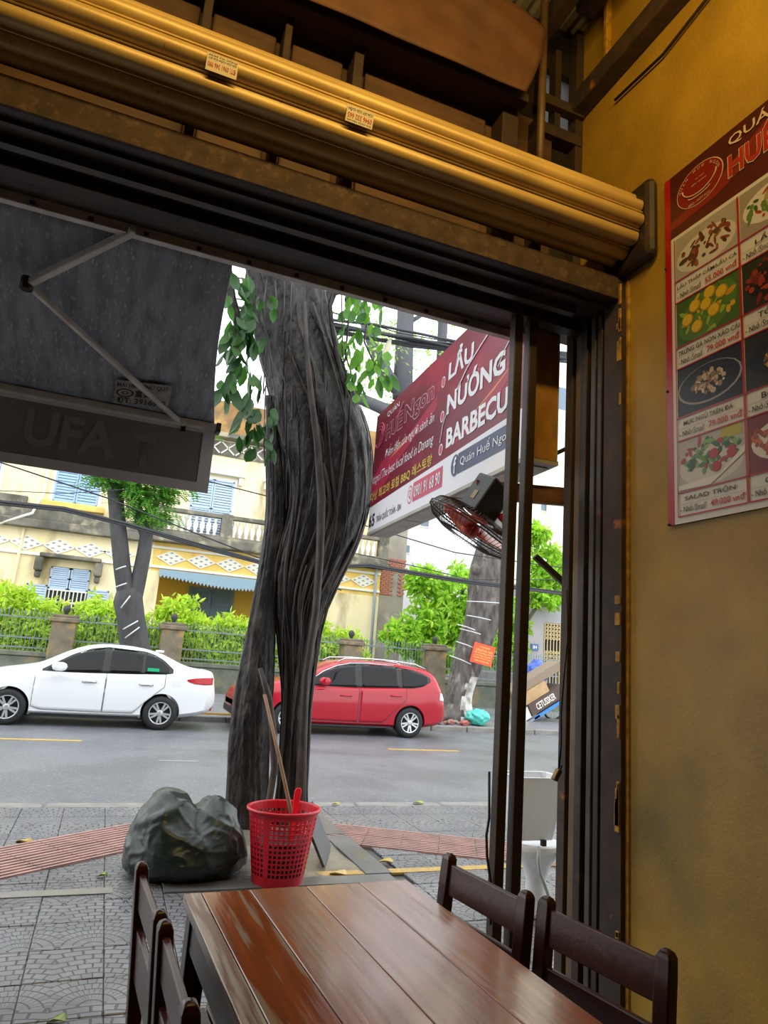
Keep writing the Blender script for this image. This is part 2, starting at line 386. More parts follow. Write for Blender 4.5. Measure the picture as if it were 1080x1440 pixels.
# canvas hung above the panels
def canvas(u, w):
    x = lerp(.0, 1.69, u); z = lerp(4.40, lerp(5.0, 4.86, u), w)
    y = 2.58 + .02 * math.sin(u * 9 + w * 4) * w + .02 * noise.noise((u * 4, w * 2.5, 0)) * .4 - .016 * abs(math.sin((u * 1.4 + w) * 9)) ** 3 * w
    return V((x - (1.69 - x) * 0 - .10 * (1 - w) ** 2 * u ** 8, y, z))
cv = MB().grid(canvas, 60, 18)
cvo = cv.build('canvas_tarp', mat('brown_canvas', '5e3a20', .7, c2='4c2e19', scale=5, bump=.2, bscale=8), None, True)
so = cvo.modifiers.new('thick', 'SOLIDIFY'); so.thickness = .006
tag(cvo, 'creased brown canvas tarp stretched above the boarded loft panels', 'tarp')
# header tracks under the lintel
tr = struct(MB().box((-3.6, 2.66, Zl0 - .035), (1.98, 2.70, Zl0 + .01)).build('trim_3', mat('track_steel', '3b3733', .45, .3, c2='4b443c', scale=5)))
MB().box((-3.6, 2.78, Zl0 - .05), (XW, 2.86, Zl0 + .01)).build('gate_track', dark_steel, tr, bevel=.004)
MB().box((-3.6, 2.56, Zl0 - .018), (XW, 2.58, Zl0 + .01)).build('track_lip', dark_steel, tr)
# right jamb: rusted angle and guide channels
jb = struct(MB().box((2.115, 2.47, 0), (2.155, 2.60, Zl0)).build('trim_4', rust_post))
MB().box((2.138, 2.452, 0), (2.156, 2.472, 3.42)).build('paint_edge', paint_flake, jb, bevel=.004)
for k in range(26):
    z = R_.uniform(.3, 3.3); h = R_.uniform(.02, .12)
    MB().box((2.108, 2.474, z), (2.117, R_.uniform(2.485, 2.51), z + h)).build('paint_flake', paint_flake, jb, bevel=.004)
MB().box((2.12, 2.625, 0), (2.155, 2.66, Zl0)).build('guide_channel', dark_steel, jb, bevel=.004)
MB().box((2.123, 2.68, 0), (2.155, 2.715, Zl0)).build('guide_channel', mat('channel_grey', '4d4743', .5, .2, c2='3b342f', scale=6), jb, bevel=.004)
MB().box((2.112, 2.735, 0), (2.155, 2.785, Zl0)).build('guide_channel', dark_steel, jb, bevel=.004)
MB().box((2.132, 2.80, 0), (2.155, 2.85, Zl0)).build('guide_channel', mat('channel_brown', '6b5230', .55, c2='523e25', scale=5), jb, bevel=.004)
MB().box((2.125, 2.87, 0), (2.155, 2.93, Zl0)).build('guide_channel', rust_post, jb, bevel=.004)
struct(MB().box((2.4, 2.0, -.2), (5.2, 3.0, 5.6)).build('facade_right', mat('facade_plaster', '8d8a80', .7, c2='7d7a70', scale=3)))
struct(MB().box((-9, 2.0, -.2), (-3.85, 3.0, 5.6)).build('facade_left', MATS['facade_plaster']))

# ------------------------------------------------------------------ roller shutter
rs = thing('roller_shutter', (0, 2.45, 3.67), 'rolled-up golden metal shutter coil across the top of the shop opening', 'shutter')
slat_m = mat('shutter_slat', 'c8a868', .42, .2, c2='b2945a', scale=3, bump=.06, bscale=40, c3='6b4f26', c3scale=30, c3lo=.68, c3hi=.78)
RC = .168
def slat(a0):
    prof = []
    for k in range(21):
        t = k / 20; a = a0 + math.radians(32.7) * t
        if t < .16: r = RC - .022 + .016 * math.sin(t / .16 * math.pi)
        elif t < .24: r = RC - .024 + .012 * (t - .16) / .08
        else: r = RC - .012 + .020 * math.sin((t - .24) / .76 * math.pi) ** .8
        prof.append((a, r))
    vs = []; m = MB()
    for x in (-3.55, 2.08):
        for a, r in prof: vs.append((x, 2.45 - r * math.cos(a), 3.67 + r * math.sin(a)))
        for a, r in reversed(prof): vs.append((x, 2.45 - (RC - .045) * math.cos(a), 3.67 + (RC - .045) * math.sin(a)))
    n = 42; m.add(vs, [(i, (i + 1) % n, n + (i + 1) % n, n + i) for i in range(n)] + [tuple(reversed(range(n))), tuple(range(n, 2 * n))])
    return m
el0 = -41.5
for k in range(11):
    slat(math.radians(el0 + 9 - 32.7 * 5 + 32.7 * k)).build('slat', slat_m, rs, fix=True)
MB().box((2.085, 2.25, 3.44), (2.148, 2.60, 3.86)).build('end_bracket', dark_steel, rs, bevel=.03)
MB().lathe([(.02, -3.56), (.02, 2.10)], 10, (0, 2.45, 3.67), 'x').build('axle', dark_steel, rs, True)
paper = mat('sticker_paper', 'd8c9b0', .6); red_ink = mat('red_ink', 'b02a18', .6); black_ink = mat('black_ink', '2a2422', .6)
for (x, rows) in ((.03, [('ĐT: 0961 346 990', .48, .3, red_ink), ('SỬA CỬA CUỐN CỬA SẮT', .22, .16, black_ink), ('PHỤC VỤ 24/24', .04, .12, black_ink)]),
                  (.58, [('SỬA CHỮA TẬN NƠI', .80, .14, black_ink), ('0946 332 665', .42, .32, red_ink), ('CỬA SẮT CỬA CUỐN', .1, .24, black_ink)])):
    a = math.radians(el0 + 9 + 14); n = V((0, -math.cos(a), math.sin(a))); W = V((0, math.sin(a), math.cos(a))); U = V((1, 0, 0))
    o0 = V((x, 2.45, 3.67)) + n * (RC + .0095) - W * .03
    st = MB(); st.prism(rect(0, 0, .115, .062), o0, U, W, .0012); sk = st.build('sticker', paper, rs)
    for body, fv, fh, mm in rows:
        text(body, o0 + U * .006 + W * .062 * (1 - fv - fh), U, W, .103, .062 * fh, mm, sk, bold=.01, rot180=True, lift=.002)

# ------------------------------------------------------------------ awning
aw = thing('folding_awning', (-1.2, 3.05, 3.3), 'dark grey folding-arm awning with hanging valance left of the fig tree', 'awning')
A0, A1 = V((0, 3.06, 3.325)), V((0, 4.3, 2.875))
def canopy(u, w):
    xr = lerp(.30, .44, w) - .03 * math.sin(w * math.pi); x = lerp(-3.6, xr, u)
    p = A0.lerp(A1, w); return V((x, p.y, p.z - .02 * math.sin(w * math.pi) + .008 * noise.noise((x * 2, w * 3, 1))))
canv = mat('awning_cloth', '8e949f', .7, c2='6f757f', scale=3, stretch=(6, 1.5, 1), bump=.25, bscale=14, c3='b0b6c0', c3scale=16, c3lo=.58, c3hi=.72)
co = MB().grid(canopy, 50, 14).build('canopy', canv, aw, True); sm = co.modifiers.new('thick', 'SOLIDIFY'); sm.thickness = .004
alu = mat('awning_aluminium', 'cfccc6', .5, .1, c2='b2afaa', scale=8)
MB().box((-3.6, 3.035, 3.285), (1.9, 3.075, 3.37)).build('mounting_rail', alu, aw, bevel=.004)
for k in range(22): MB().box((-3.4 + k * .235, 3.028, 3.29), (-3.38 + k * .235, 3.04, 3.31)).build('rail_clip', dark_steel, aw)
MB().box((-3.6, 4.27, 2.83), (.47, 4.34, 2.875)).build('front_bar', alu, aw, bevel=.006)
MB().box((.45, 4.26, 2.82), (.48, 4.35, 2.88)).build('end_cap', dark_steel, aw, bevel=.004)
nA = (A1 - A0).cross(V((1, 0, 0))).normalized()
sh = atp(190, 324, A0 + V((0, 0, -.03)), nA); elb = atp(38, 399, A0 + V((0, 0, -.10)), nA); fr = atp(258, 598, A1 + V((0, 0, -.03)), nA)
MB().bar(sh, elb, .035, .035).build('arm', alu, aw, bevel=.006)
MB().bar(elb, fr, .026, .03).build('arm', alu, aw, bevel=.006)
MB().tube([elb + V((0, 0, -.03)), elb + V((0, 0, .03))], .03, 10).build('elbow_joint', dark_steel, aw, True)
MB().box(tuple(fr - V((.015, .015, .04))), tuple(fr + V((.015, .03, .02)))).build('arm_clip', dark_steel, aw)
vy = 4.315
vb = mat('valance_border', 'd0d0d4', .7); vc = mat('valance_cloth', '8f8b8d', .75, c2='807c7e', scale=2)
ZV0, ZV1 = 2.425, 2.83
MB().prism(rect(-3.6, ZV0, .455, ZV1), (0, vy + .006, 0), (1, 0, 0), (0, 0, 1), .004).build('valance', vc, aw)
for nm, rc in (('border', rect(-3.6, ZV0, .455, ZV0 + .06)), ('border', rect(.38, ZV0 + .06, .455, ZV1)), ('border', rect(-3.6, ZV1 - .02, .38, ZV1 + .01))):
    MB().prism(rc, (0, vy, 0), (1, 0, 0), (0, 0, 1), .003).build('valance_hem', vb, aw)
ghost = mat('ghost_letter', '938f90', .75)
text('UFA', (-.62, vy, ZV0 + .12), (1, 0, 0), (0, 0, 1), .50, .22, ghost, aw, bold=.03)
text('T', (-.02, vy, ZV0 + .10), (1, 0, 0), (0, 0, 1), .13, .2, ghost, aw, bold=.03)
# maker's patch printed on the underside
Pp = [atp(*p, A0 + V((0, 0, -.036)), nA) for p in ((160, 566), (236, 574), (160, 533), (236, 545))]
pU = (Pp[1] - Pp[0]).normalized(); pW = (A0 - A1).normalized(); pw = (Pp[1] - Pp[0]).length; ph = (Pp[2] - Pp[0]).dot(pW)
pm = MB().prism(rect(0, 0, pw, ph), Pp[0], pU, pW, .002); pt = pm.build('maker_patch', mat('patch_white', '9a9a96', .7, c2='7e7e7a', scale=20), aw)
for body, a, b, w, h in (('MÁI HIÊN PHÚ QUÝ', .03, .72, .92, .24), ('富貴', .36, .36, .3, .3), ('ĐT: 3916512', .05, .05, .9, .26)):
    text(body, Pp[0] + pU * (a * pw) + pW * (b * ph), pU, pW, w * pw, h * ph, black_ink, pt, bold=.02, lift=.004)
lg = MB()
for r0, r1 in ((.5, .38), (.2, .12)):
    for i in range(16):
        a, b = 2 * math.pi * i / 16, 2 * math.pi * (i + 1) / 16
        q = [(.18 * pw + ph * .36 * rr * math.cos(t) * 1.3, .50 * ph + ph * .36 * rr * math.sin(t)) for rr, t in ((r0, a), (r0, b), (r1, b), (r1, a))]
        flat(lg, q, Pp[0], pU, pW, .004)
lg.build('logo', black_ink, pt)

# ------------------------------------------------------------------ gate posts
post_m = mat('gate_post_steel', '2b2522', .5, .3, c2='3d2c1e', scale=5, bump=.1, c3='8a5a1c', c3scale=9, c3lo=.70, c3hi=.74)
px1, px2 = 2.81 * .616, 2.81 * .6475
for x, lb, extra in ((px1, 'dark steel folding gate post, the left one of the pair', 1), (px2, 'brown rusty gate post, the one nearer the right jamb', 0)):
    g = thing('gate_post', (x, 2.81, 0), lb, 'post', 'folding gate posts')
    MB().box((x - .025, 2.785, 0.005), (x + .022, 2.84, Zl0 - .055)).build('post_tube', post_m, g, bevel=.004)
    MB().box((x + .022, 2.80, .02), (x + .030, 2.83, Zl0 - .08)).build('edge_strip', dark_steel, g)
    MB().box((x - .024, 2.79, Zl0 - .12), (x + .024, 2.835, Zl0 - .052)).build('hanger', dark_steel, g, bevel=.004)
cb = MB().tube([at(688, 1085, 1, 2.8), at(688, 1150, 1, 2.8), at(684, 1175, 1, 2.79), at(685, 1205, 1, 2.79), at(690, 1240, 1, 2.8), at(690, 1300, 1, 2.8)], .006, 6).build('hanging_cable', dark_steel, None, True)
tag(cb, 'thin black cable hanging down beside the left gate post', 'cable')
cb = MB().tube([at(797, 830, 1, 2.8), at(798, 900, 1, 2.8), at(793, 950, 1, 2.79), at(789, 1000, 1, 2.79), at(789, 1050, 1, 2.79), at(786, 1078, 1, 2.79)], .005, 6).build('lock_cable', dark_steel, None, True)
tag(cb, 'thin black cable hanging along the right jamb to the padlock', 'cable')
pc = at(783, 1089, 1, 2.79)
pl = thing('padlock', pc, 'small worn brass padlock hanging from the cable by the right jamb', 'padlock')
brass = mat('worn_brass', '8a6a3a', .4, .7, c2='5a4528', scale=40)
d1 = (at(779, 1097, 1, 2.79) - at(787, 1080, 1, 2.79)).normalized()
MB().bar(pc - d1 * .025, pc + d1 * .03, .024, .03, (0, 1, 0)).build('lock_body', brass, pl, bevel=.005)
MB().tube([pc - d1 * .022 + V((.008, 0, 0)), pc - d1 * .045 + V((.006, 0, 0)), pc - d1 * .045 - V((.006, 0, 0)), pc - d1 * .022 - V((.008, 0, 0))], .004, 6).build('shackle', dark_steel, pl, True)

# ------------------------------------------------------------------ projecting shop sign
SD = V((.0541, 1, 0)).normalized(); SN = V((1, 0, 0)) * 1.0
n0 = at(733, 520, 1, 3.05); SNn = SD.cross(V((0, 0, 1)))
sfar = atp(517, 753, n0, SNn); SU = -SD; SW = V((0, 0, 1)); SLn, SH = 2.80, 1.13
S0 = V((sfar.x, sfar.y, 2.585)); SN = SU.cross(SW)      # towards the viewer side
sg = thing('shop_sign', (S0.x, S0.y, S0.z), 'long red shop sign box with white lettering jutting out beside the tree', 'sign')
def sp(u, w, lift=0): return S0 + SU * u + SW * w + SN * lift
def sgrad():
    m = mat('sign_red', '8a1f35', .35, c2='5d1327', scale=1.1, lo=.3, hi=.7, stretch=(1, 1, 2.2), c3='b8304a', c3scale=.9, c3lo=.5, c3hi=.75); return m
sred = sgrad(); sgrey = mat('sign_sheet', 'b9b6ae', .5, .1, c2='a3a098', scale=3); swhite = mat('sign_white', 'e9e7ea', .4)
syel = mat('sign_yellow', 'd9bd55', .4); spink = mat('sign_pink', 'c9586f', .4); sblue = mat('sign_blue', '4d5570', .4); sdark = mat('sign_ink', '23202c', .4)
spanel = mat('sign_end_panel', 'b58438', .5, c2='9a6a2a', scale=5, c3='6a4519', c3scale=6)
def sbox(u0, u1, w0, w1, d0, d1):
    m = MB(); vs = [sp(u, w, -d) for u, w, d in ((u0, w0, d0), (u1, w0, d0), (u1, w0, d1), (u0, w0, d1), (u0, w1, d0), (u1, w1, d0), (u1, w1, d1), (u0, w1, d1))]
    m.add(vs, [(0, 3, 2, 1), (4, 5, 6, 7), (0, 1, 5, 4), (1, 2, 6, 5), (2, 3, 7, 6), (3, 0, 4, 7)]); return m
sbox(0, SLn, .0, SH, .004, .19).build('sign_case', sgrey, sg)
sbox(-.004, SLn + .002, -.012, .012, -.006, .195).build('bottom_trim', sgrey, sg)
for k in range(3): sbox(.02 + .92 * k, .92 * k + .90, -.018, -.01, .02, .17).build('underside_panel', sgrey, sg)
sbox(SLn, SLn + .004, .01, SH, .01, .18).build('end_panel', spanel, sg)
sbox(0, SLn, .0, SH, 0, .006).build('sign_face', sred, sg)
def sflat(poly, m, lift, name):
    k = MB(); flat(k, poly, S0, SU, SW, lift); return k.build(name, m, sg)
sflat([(0, .01), (SLn, .01), (SLn, .30), (0, .245)], swhite, .002, 'white_band')
sflat([(0, .50), (.25, .62), (.9, .68), (1.5, .82), (1.5, .72), (.8, .55), (.3, .36), (0, .34)], mat('sign_swirl', 'a92a46', .35), .0012, 'swirl')
sflat([(1.75, .33), (2.2, .47), (SLn, .78), (SLn, .64), (2.3, .40)], MATS['sign_swirl'], .0012, 'swirl')
sflat([(.45, .59), (.75, .62), (1.15, .70), (.75, .645)], mat('sign_glow', 'd88a4a', .35), .0018, 'swirl')
sflat([(2.05, .455), (2.4, .53), (2.7, .64), (2.4, .55)], MATS['sign_glow'], .0018, 'swirl')
def stroke(m, pts, r, lift):
    k = MB(); k.tube([sp(u, w, lift) for u, w in pts], r, 4); return k.build('swoosh', m, sg)
stroke(swhite, [(1.60, .42), (1.64, .55), (1.75, .68)], .005, .002)
stroke(swhite, [(1.84, .72), (2.0, .83), (2.2, .91), (2.45, 1.0)], .007, .002)
stroke(swhite, [(2.44, .66), (2.52, .74), (2.7, .86)], .005, .002)
def st(body, u, w, ww, hh, m, bold=0, shear=0, lift=.0035): return text(body, sp(u, w), SU, SW, ww, hh, m, sg, bold, shear, lift=lift)
st('LẨU', 1.685, .855, .40, .20, swhite, .035); st('NƯỚNG', 1.69, .595, .84, .20, swhite, .035); st('BARBECUE', 1.71, .345, .98, .145, swhite, .035)
st('QUÁN', .32, 1.01, .32, .07, swhite)
for dx, m, l in ((.030, mat('sign_pale_pink', 'd9a9b4', .4), .003), (.004, sred, .004)):
    e = .007 if dx > .01 else 0; st('HUẾ', .325 - e, .80 - e, .43 + 2 * e, .22 + 2 * e, m, dx + .02, 0, l); st('Ngon', .80 - e, .775 - e, .63 + 2 * e, .19 + 2 * e, m, dx + .02, 0, l)
st('Điểm đến của người sành ăn', .35, .605, 1.11, .12, swhite, -.004, .25)
st('https://The best local food in Danang', .02, .43, 1.45, .11, swhite, -.004, .2)
st('다낭 최고의 로컬 BBQ 레스토랑', .01, .285, 1.46, .095, syel, .012)
st('65', .015, .05, .17, .12, sdark, .03); st('TRẦN QUỐC TOẢN - ĐN', .235, .06, .63, .095, sdark, .01)
sflat(rect(1.12, .085, 1.68, .235), spink, .004, 'phone_panel'); st('0901 91 68 90', 1.15, .11, .50, .095, swhite, .01, 0, .008)
sflat(ell(1.055, .155, .058, .075), spink, .003, 'phone_icon'); sflat(ell(1.055, .155, .048, .062), swhite, .004, 'phone_icon'); st('Q', 1.03, .115, .055, .08, spink, .01, 0, .006)
sflat(rect(1.93, .115, 2.66, .255), sblue, .004, 'name_panel'); sflat(ell(1.885, .185, .065, .075, 16), sblue, .0045, 'round_logo')
st('f', 1.866, .13, .045, .11, swhite, .02, 0, .008); st('Quán Huế Ngon', 1.97, .145, .66, .09, swhite, 0, 0, .008)
for u, w in ((1.597, .879), (1.612, .612), (1.620, .365)):
    sflat(ell(u, w, .036, .043), swhite, .003, 'bullet'); sflat(ell(u, w, .028, .034), spink, .004, 'bullet')
for a in range(3):
    k = MB(); r = .115 - .03 * a
    k.tube([sp(.135 + r * 1.15 * math.cos(t), .905 + r * math.sin(t), .002) for t in [math.radians(-150 + 25 * i + a * 35) for i in range(11 - a)]], .007, 4); k.build('bowl_logo', spink, sg)
MB().bar(at(775, 641, 1, 3.02), at(826, 617, 1, 2.98), .022, .022).build('support_rod', dark_steel, sg)
MB().bar(sp(SLn - .1, SH - .02, -.1), sp(SLn - .1, SH + .5, -.1) + V((0, -.2, 0)), .02, .02).build('support_rod', dark_steel, sg)
stt = MB().bar(at(752, 782, 1, 3.06), at(752, 782, 1, 3.06).lerp(at(800, 826, 1, 3.02), 2.2), .035, .03); o = stt.build('stay_bar', dark_steel, None, bevel=.004)
tag(o, 'short dark steel stay bar slanting down to the right jamb', 'bar')

# ------------------------------------------------------------------ fan on its timber arm
fc = at(664, 741, 1, 3.2); fn = V((-.44, .27, -.86)).normalized(); fa = fn.cross(V((0, 1, 0))).normalized(); fb = fn.cross(fa)
fan = thing('wall_fan', fc, 'black electric fan with orange blades tilted down below the red sign', 'fan')
blk = mat('fan_black', '1e1f20', .45); org = mat('fan_orange', 'd8431f', .35); wire_m = mat('fan_wire', '2a2b2c', .4, .5)
FR = .265
def fp(r, t, h): return fc + (fa * math.cos(t) + fb * math.sin(t)) * r + fn * h
for r, h in ((FR, 0), (FR, .015), (.09, .07), (.10, -.06)):
    MB().tube([fp(r, 2 * math.pi * i / 40, h) for i in range(41)], .004 if r > .2 else .003, 5).build('guard_ring', wire_m, fan, True)
gw = MB()
for i in range(60):
    t = 2 * math.pi * i / 60
    gw.tube([fp(.09, t, .07), fp(.16, t, .072), fp(.23, t, .05), fp(FR, t, .01)], .0016, 4, False)
    gw.tube([fp(.10, t + .05, -.06), fp(.18, t + .05, -.062), fp(.24, t + .05, -.04), fp(FR, t + .05, .005)], .0016, 4, False)
g_ = gw.build('guard_wires', wire_m, fan); g_['kind'] = 'stuff'; g_.name = 'guard_wire'
for k in range(3):
    t0 = k * 2 * math.pi / 3 - .05
    def bl(u, w):
        r = lerp(.045, .225, u); wd = math.radians(lerp(28, 44, u) * (1 - .35 * max(0, u - .75) / .25)); t = t0 + (w - .5) * 2 * wd + .25 * u
        return fp(r, t, (w - .5) * .06 + .0)
    b_ = MB().grid(bl, 8, 8).build('blade', org, fan, True); sm = b_.modifiers.new('thick', 'SOLIDIFY'); sm.thickness = .003
hubm = MB(); hubm.loft([[fp(r, 2 * math.pi * j / 16, h) for j in range(16)] for r, h in ((.045, -.02), (.05, 0), (.048, .04), (.03, .055), (.005, .058))]); hubm.build('hub', org, fan, True)
mo = MB(); mo.loft([[fp(r, 2 * math.pi * j / 16, h) for j in range(16)] for r, h in ((.05, -.06), (.075, -.08), (.075, -.17), (.05, -.21))]); mo.build('motor', mat('fan_grey', '3a4048', .4), fan, True)
pb = at(671, 693, 1, 3.2)
bx = MB(); ux = V((.86, .35, -.36)).normalized(); uz = -fn; uy = uz.cross(ux).normalized()
def fbx(c, sx, sy, sz, up_, m, nm, bev=.01):
    k = MB(); vs = [c + ux * a * sx / 2 + uy * b * sy / 2 + uz * d * sz / 2 for d in (-1, 1) for a, b in ((-1, -1), (1, -1), (1, 1), (-1, 1))]
    k.add(vs, [(0, 3, 2, 1), (4, 5, 6, 7), (0, 1, 5, 4), (1, 2, 6, 5), (2, 3, 7, 6), (3, 0, 4, 7)]); return k.build(nm, m, fan, bevel=bev, fix=True)
fbx(fc + uz * .165 - ux * .03, .17, .15, .21, 1, blk, 'control_box', .012)
fbx(fc + uz * .14 - ux * .116 + uy * .0, .004, .03, .05, 1, mat('fan_label', '8a7a50', .5), 'rating_plate', 0)
red_k = MB(); red_k.tube([fc + uz * .13 + ux * .05 - uy * .09, fc + uz * .13 + ux * .09 - uy * .09], .022, 10); red_k.build('knob', mat('knob_red', 'b8322a', .4), fan, True)
wd_arm = mat('timber_arm', '7a5230', .6, c2='5f3d22', scale=4, stretch=(1, 8, 8))
MB().bar(at(668, 688, 1, 3.15), at(806, 700, 1, 3.06), .04, .10).build('timber_arm', wd_arm, fan, bevel=.004)
MB().bar(fc + uz * .26, at(690, 688, 1, 3.15), .03, .03).build('bracket', blk, fan)

# ------------------------------------------------------------------ menu board on the right wall
mb0 = V((2.136, 2.205, 2.135)); MU, MW = V((0, -1, 0)), V((0, 0, 1)); MLn, MH = 1.05, 1.66
mn = thing('menu_board', (2.15, 1.7, 2.135), 'red framed menu board with food photos and prices on the yellow wall', 'menu board')
mdark = mat('menu_brown', '5a1d16', .4, c2='3c1712', scale=2, c3='7a2218', c3scale=1.5); mred = mat('menu_red', 'a0161c', .35); mwhite = mat('menu_white', 'c9c3ba', .4)
mk = MB(); mk.add([mb0 + MU * u + MW * w + V((x, 0, 0)) for x in (0, .012) for u, w in rect(0, 0, MLn, MH)], [(0, 1, 2, 3), (7, 6, 5, 4), (0, 4, 5, 1), (1, 5, 6, 2), (2, 6, 7, 3), (3, 7, 4, 0)])
mk.build('backing', mdark, mn, fix=True)
def mflat(poly, m, lift, name):
    k = MB(); flat(k, poly, mb0, MU, MW, lift); return k.build(name, m, mn)
mflat(rect(0, 0, .036, MH), mred, .0015, 'red_border')
mflat(rect(.036, 0, MLn, 1.336), mwhite, .001, 'white_field')
mflat(rect(.036, 1.336, MLn, MH), mdark, .001, 'header')
for poly in ([(.036, 1.42), (.3, 1.47), (.6, 1.6), (.6, 1.5), (.3, 1.40), (.036, 1.38)],): mflat(poly, mat('menu_swirl', '7e2419', .4), .0015, 'swirl')
def mt(body, u, w, ww, hh, m, bold=0, shear=0, lift=.005): return text(body, mb0 + MU * u + MW * w, MU, MW, ww, hh, m, mn, bold, shear, lift=lift)
cream = mat('menu_cream', 'c9ae90', .4); mink = mat('menu_ink', '1d1712', .4); mprice = mat('menu_price', 'a81f1f', .4)
mt('QUÁN', .365, 1.572, .26, .065, cream, .01)
for dx, m, l in ((.03, cream, .004), (.008, mat('menu_title_red', 'a52a1d', .4), .006)): e = .006 if dx > .01 else 0; mt('HUẾ NGON', .362 - e, 1.435 - e, .62 + 2 * e, .155 + 2 * e, m, dx + .02, 0, l)
for r, m, l in ((1, cream, .002), (.965, mat('logo_red', '7c1c16', .4), .003)): mflat(ell(.205, 1.518, .130 * r, .098 * r, 28), m, l, 'round_logo')
lgb = MB(); lgb.tube([mb0 + MU * (.205 + .095 * math.cos(t)) + MW * (1.535 + .06 * math.sin(t)) - V((.004, 0, 0)) for t in [math.pi + i * math.pi / 12 for i in range(13)]], .003, 4)
lgb.tube([mb0 + MU * (.205 + .06 * math.cos(t)) + MW * (1.475 + .014 * math.sin(t)) - V((.004, 0, 0)) for t in [math.pi + i * math.pi / 8 for i in range(9)]], .003, 4); lgb.build('bowl_logo', cream, mn)
for i, ch in enumerate('QUÁN HUẾ NGON'):
    if ch == ' ': continue
    t = math.radians(168 - i * 13); c_ = (.205 + .108 * math.cos(t), 1.518 + .078 * math.sin(t)); up = V((0, -math.cos(t) * .75, math.sin(t))).normalized(); rt = up.cross(V((-1, 0, 0)))
    text(ch, mb0 + MU * c_[0] + MW * c_[1] - rt * .006 - up * .006, rt, up, .012, .014, cream, mn, lift=.005)
mt('BBQ - HOT POT', .145, 1.430, .12, .014, cream); mt('ẨM THỰC', .185, 1.545, .05, .010, cream); mt('BẾP THAN', .165, 1.525, .08, .010, cream)
# four rows, two columns of dishes
rowsY = [(1.318, 1.105, 1.0), (1.0, .783, .684), (.684, .459, .357), (.357, .130, .029)]
cols = [(.060, .396), (.402, .735), (.741, 1.03)]
names = [['LẨU THẬP CẨM/LẨU CÁ', 'TRỨNG GÀ NON XÀO CẢI', 'MỰC NGŨ TRÊN ĐÁ', 'SALAD TRỘN'], ['LẨU GÀ', 'TÔM', 'BÒ', 'GÀ']]
prices = [['55.000 vnđ', '79.000 vnđ', '79.000 vnđ', '49.000 vnđ'], [None] * 4]
pal = {'bg': [['9c948a', '3e5a22', '17130f', 'a39d96'], ['8f8578', '20261a', '231c14', '6d1e18']],
       'bl': [[['6e2f1c', '7d3a20', '52281a', '8a4a2a', '4a3a26'], ['c09a1c', 'b88a14', '5a7a2a', '3e6a22', '8aa03a'], ['b09a80', '8e7458', 'c4b49c', '7a5e40'], ['3f6a2a', '5a8a38', '2d5222', '7aa050', '9a2a1e']],
              [['5a7a38', '9a8f5a', 'a03a20', '3a5a28'], ['8a2a18', '9a3a1c', '6a2014'], ['b8902a', '6a4a20', '3a2a18'], ['a04a1c', 'b85a22', '8a3a18']]]}
def food(ci, ri, u0, w0, u1, w1):
    k = MB(); ms = [mat('menu_photo_' + pal['bg'][ci][ri], pal['bg'][ci][ri], .4)]
    flat(k, rect(u0, w0, u1, w1), mb0, MU, MW, .0022); r = random.Random(ci * 10 + ri); cu, cw = (u0 + u1) / 2, (w0 + w1) / 2
    def put(poly, c, l):
        m = mat('menu_photo_' + c, c, .4)
        if m not in ms: ms.append(m)
        k.m = ms.index(m); flat(k, [(min(max(a, u0), u1), min(max(b, w0), w1)) for a, b in poly], mb0, MU, MW, l)
    if ci == 0 and ri in (0, 3): put(ell(cu, cw - .02, .16, .085, 20), 'bdb6ac', .0024)
    if ci == 0 and ri == 2: put(ell(cu, cw, .165, .085, 20), '8a8782', .0024); put(ell(cu, cw + .003, .155, .08, 20), '0f0d0c', .0026)
    if ci == 0 and ri == 1: put(ell(cu, cw, .16, .10, 14, .3), '4d7028', .0024)
    if ci == 1: put(ell(cu, cw, .15, .08, 18), 'c9c2b8' if ri in (0, 3) else '0f0d0c', .0024)
    N_ = {0: 46, 1: 60, 2: 60, 3: 70}[ri]; sx, sy = ((.13, .075), (.14, .09), (.08, .05), (.14, .07))[ri]
    for i in range(N_):
        a = r.uniform(0, 6.28); q = math.sqrt(r.random()); put(ell(cu + q * sx * math.cos(a), cw + q * sy * math.sin(a) + (.02 if ri == 3 else 0), r.uniform(.006, .03 if ri != 2 else .014), r.uniform(.005, .014), 7, r.uniform(0, 3.1)), r.choice(pal['bl'][ci][ri]), .0028 + i * 2e-5)
    if ci == 0 and ri == 1:
        for a, b in ((-.10, .0), (-.05, -.05), (-.06, .05), (.0, .03), (.04, -.015), (.08, .05), (.02, .075)): put(ell(cu + a, cw + b, .032, .03, 12), '9a7a10', .0044); put(ell(cu + a - .003, cw + b + .003, .027, .025, 12), 'c8a322', .0046)
    if ci == 0 and ri == 3:
        for a, b in ((.105, .0), (.03, -.04), (.02, .015)): put(ell(cu + a, cw + b, .024, .022, 10), '9c2219', .0046)
        put([(u0, w0 + .01), (cu, w0 + .005), (u1, w0 + .10), (u1, w0 + .13), (cu + .05, w0 + .04), (u0, w0 + .03)], 'cfc9c0', .0050)
        put(rect(u1 - .11, w1 - .05, u1 - .01, w1), 'a89a20', .0026)
    k.build('food_photo', ms, mn)
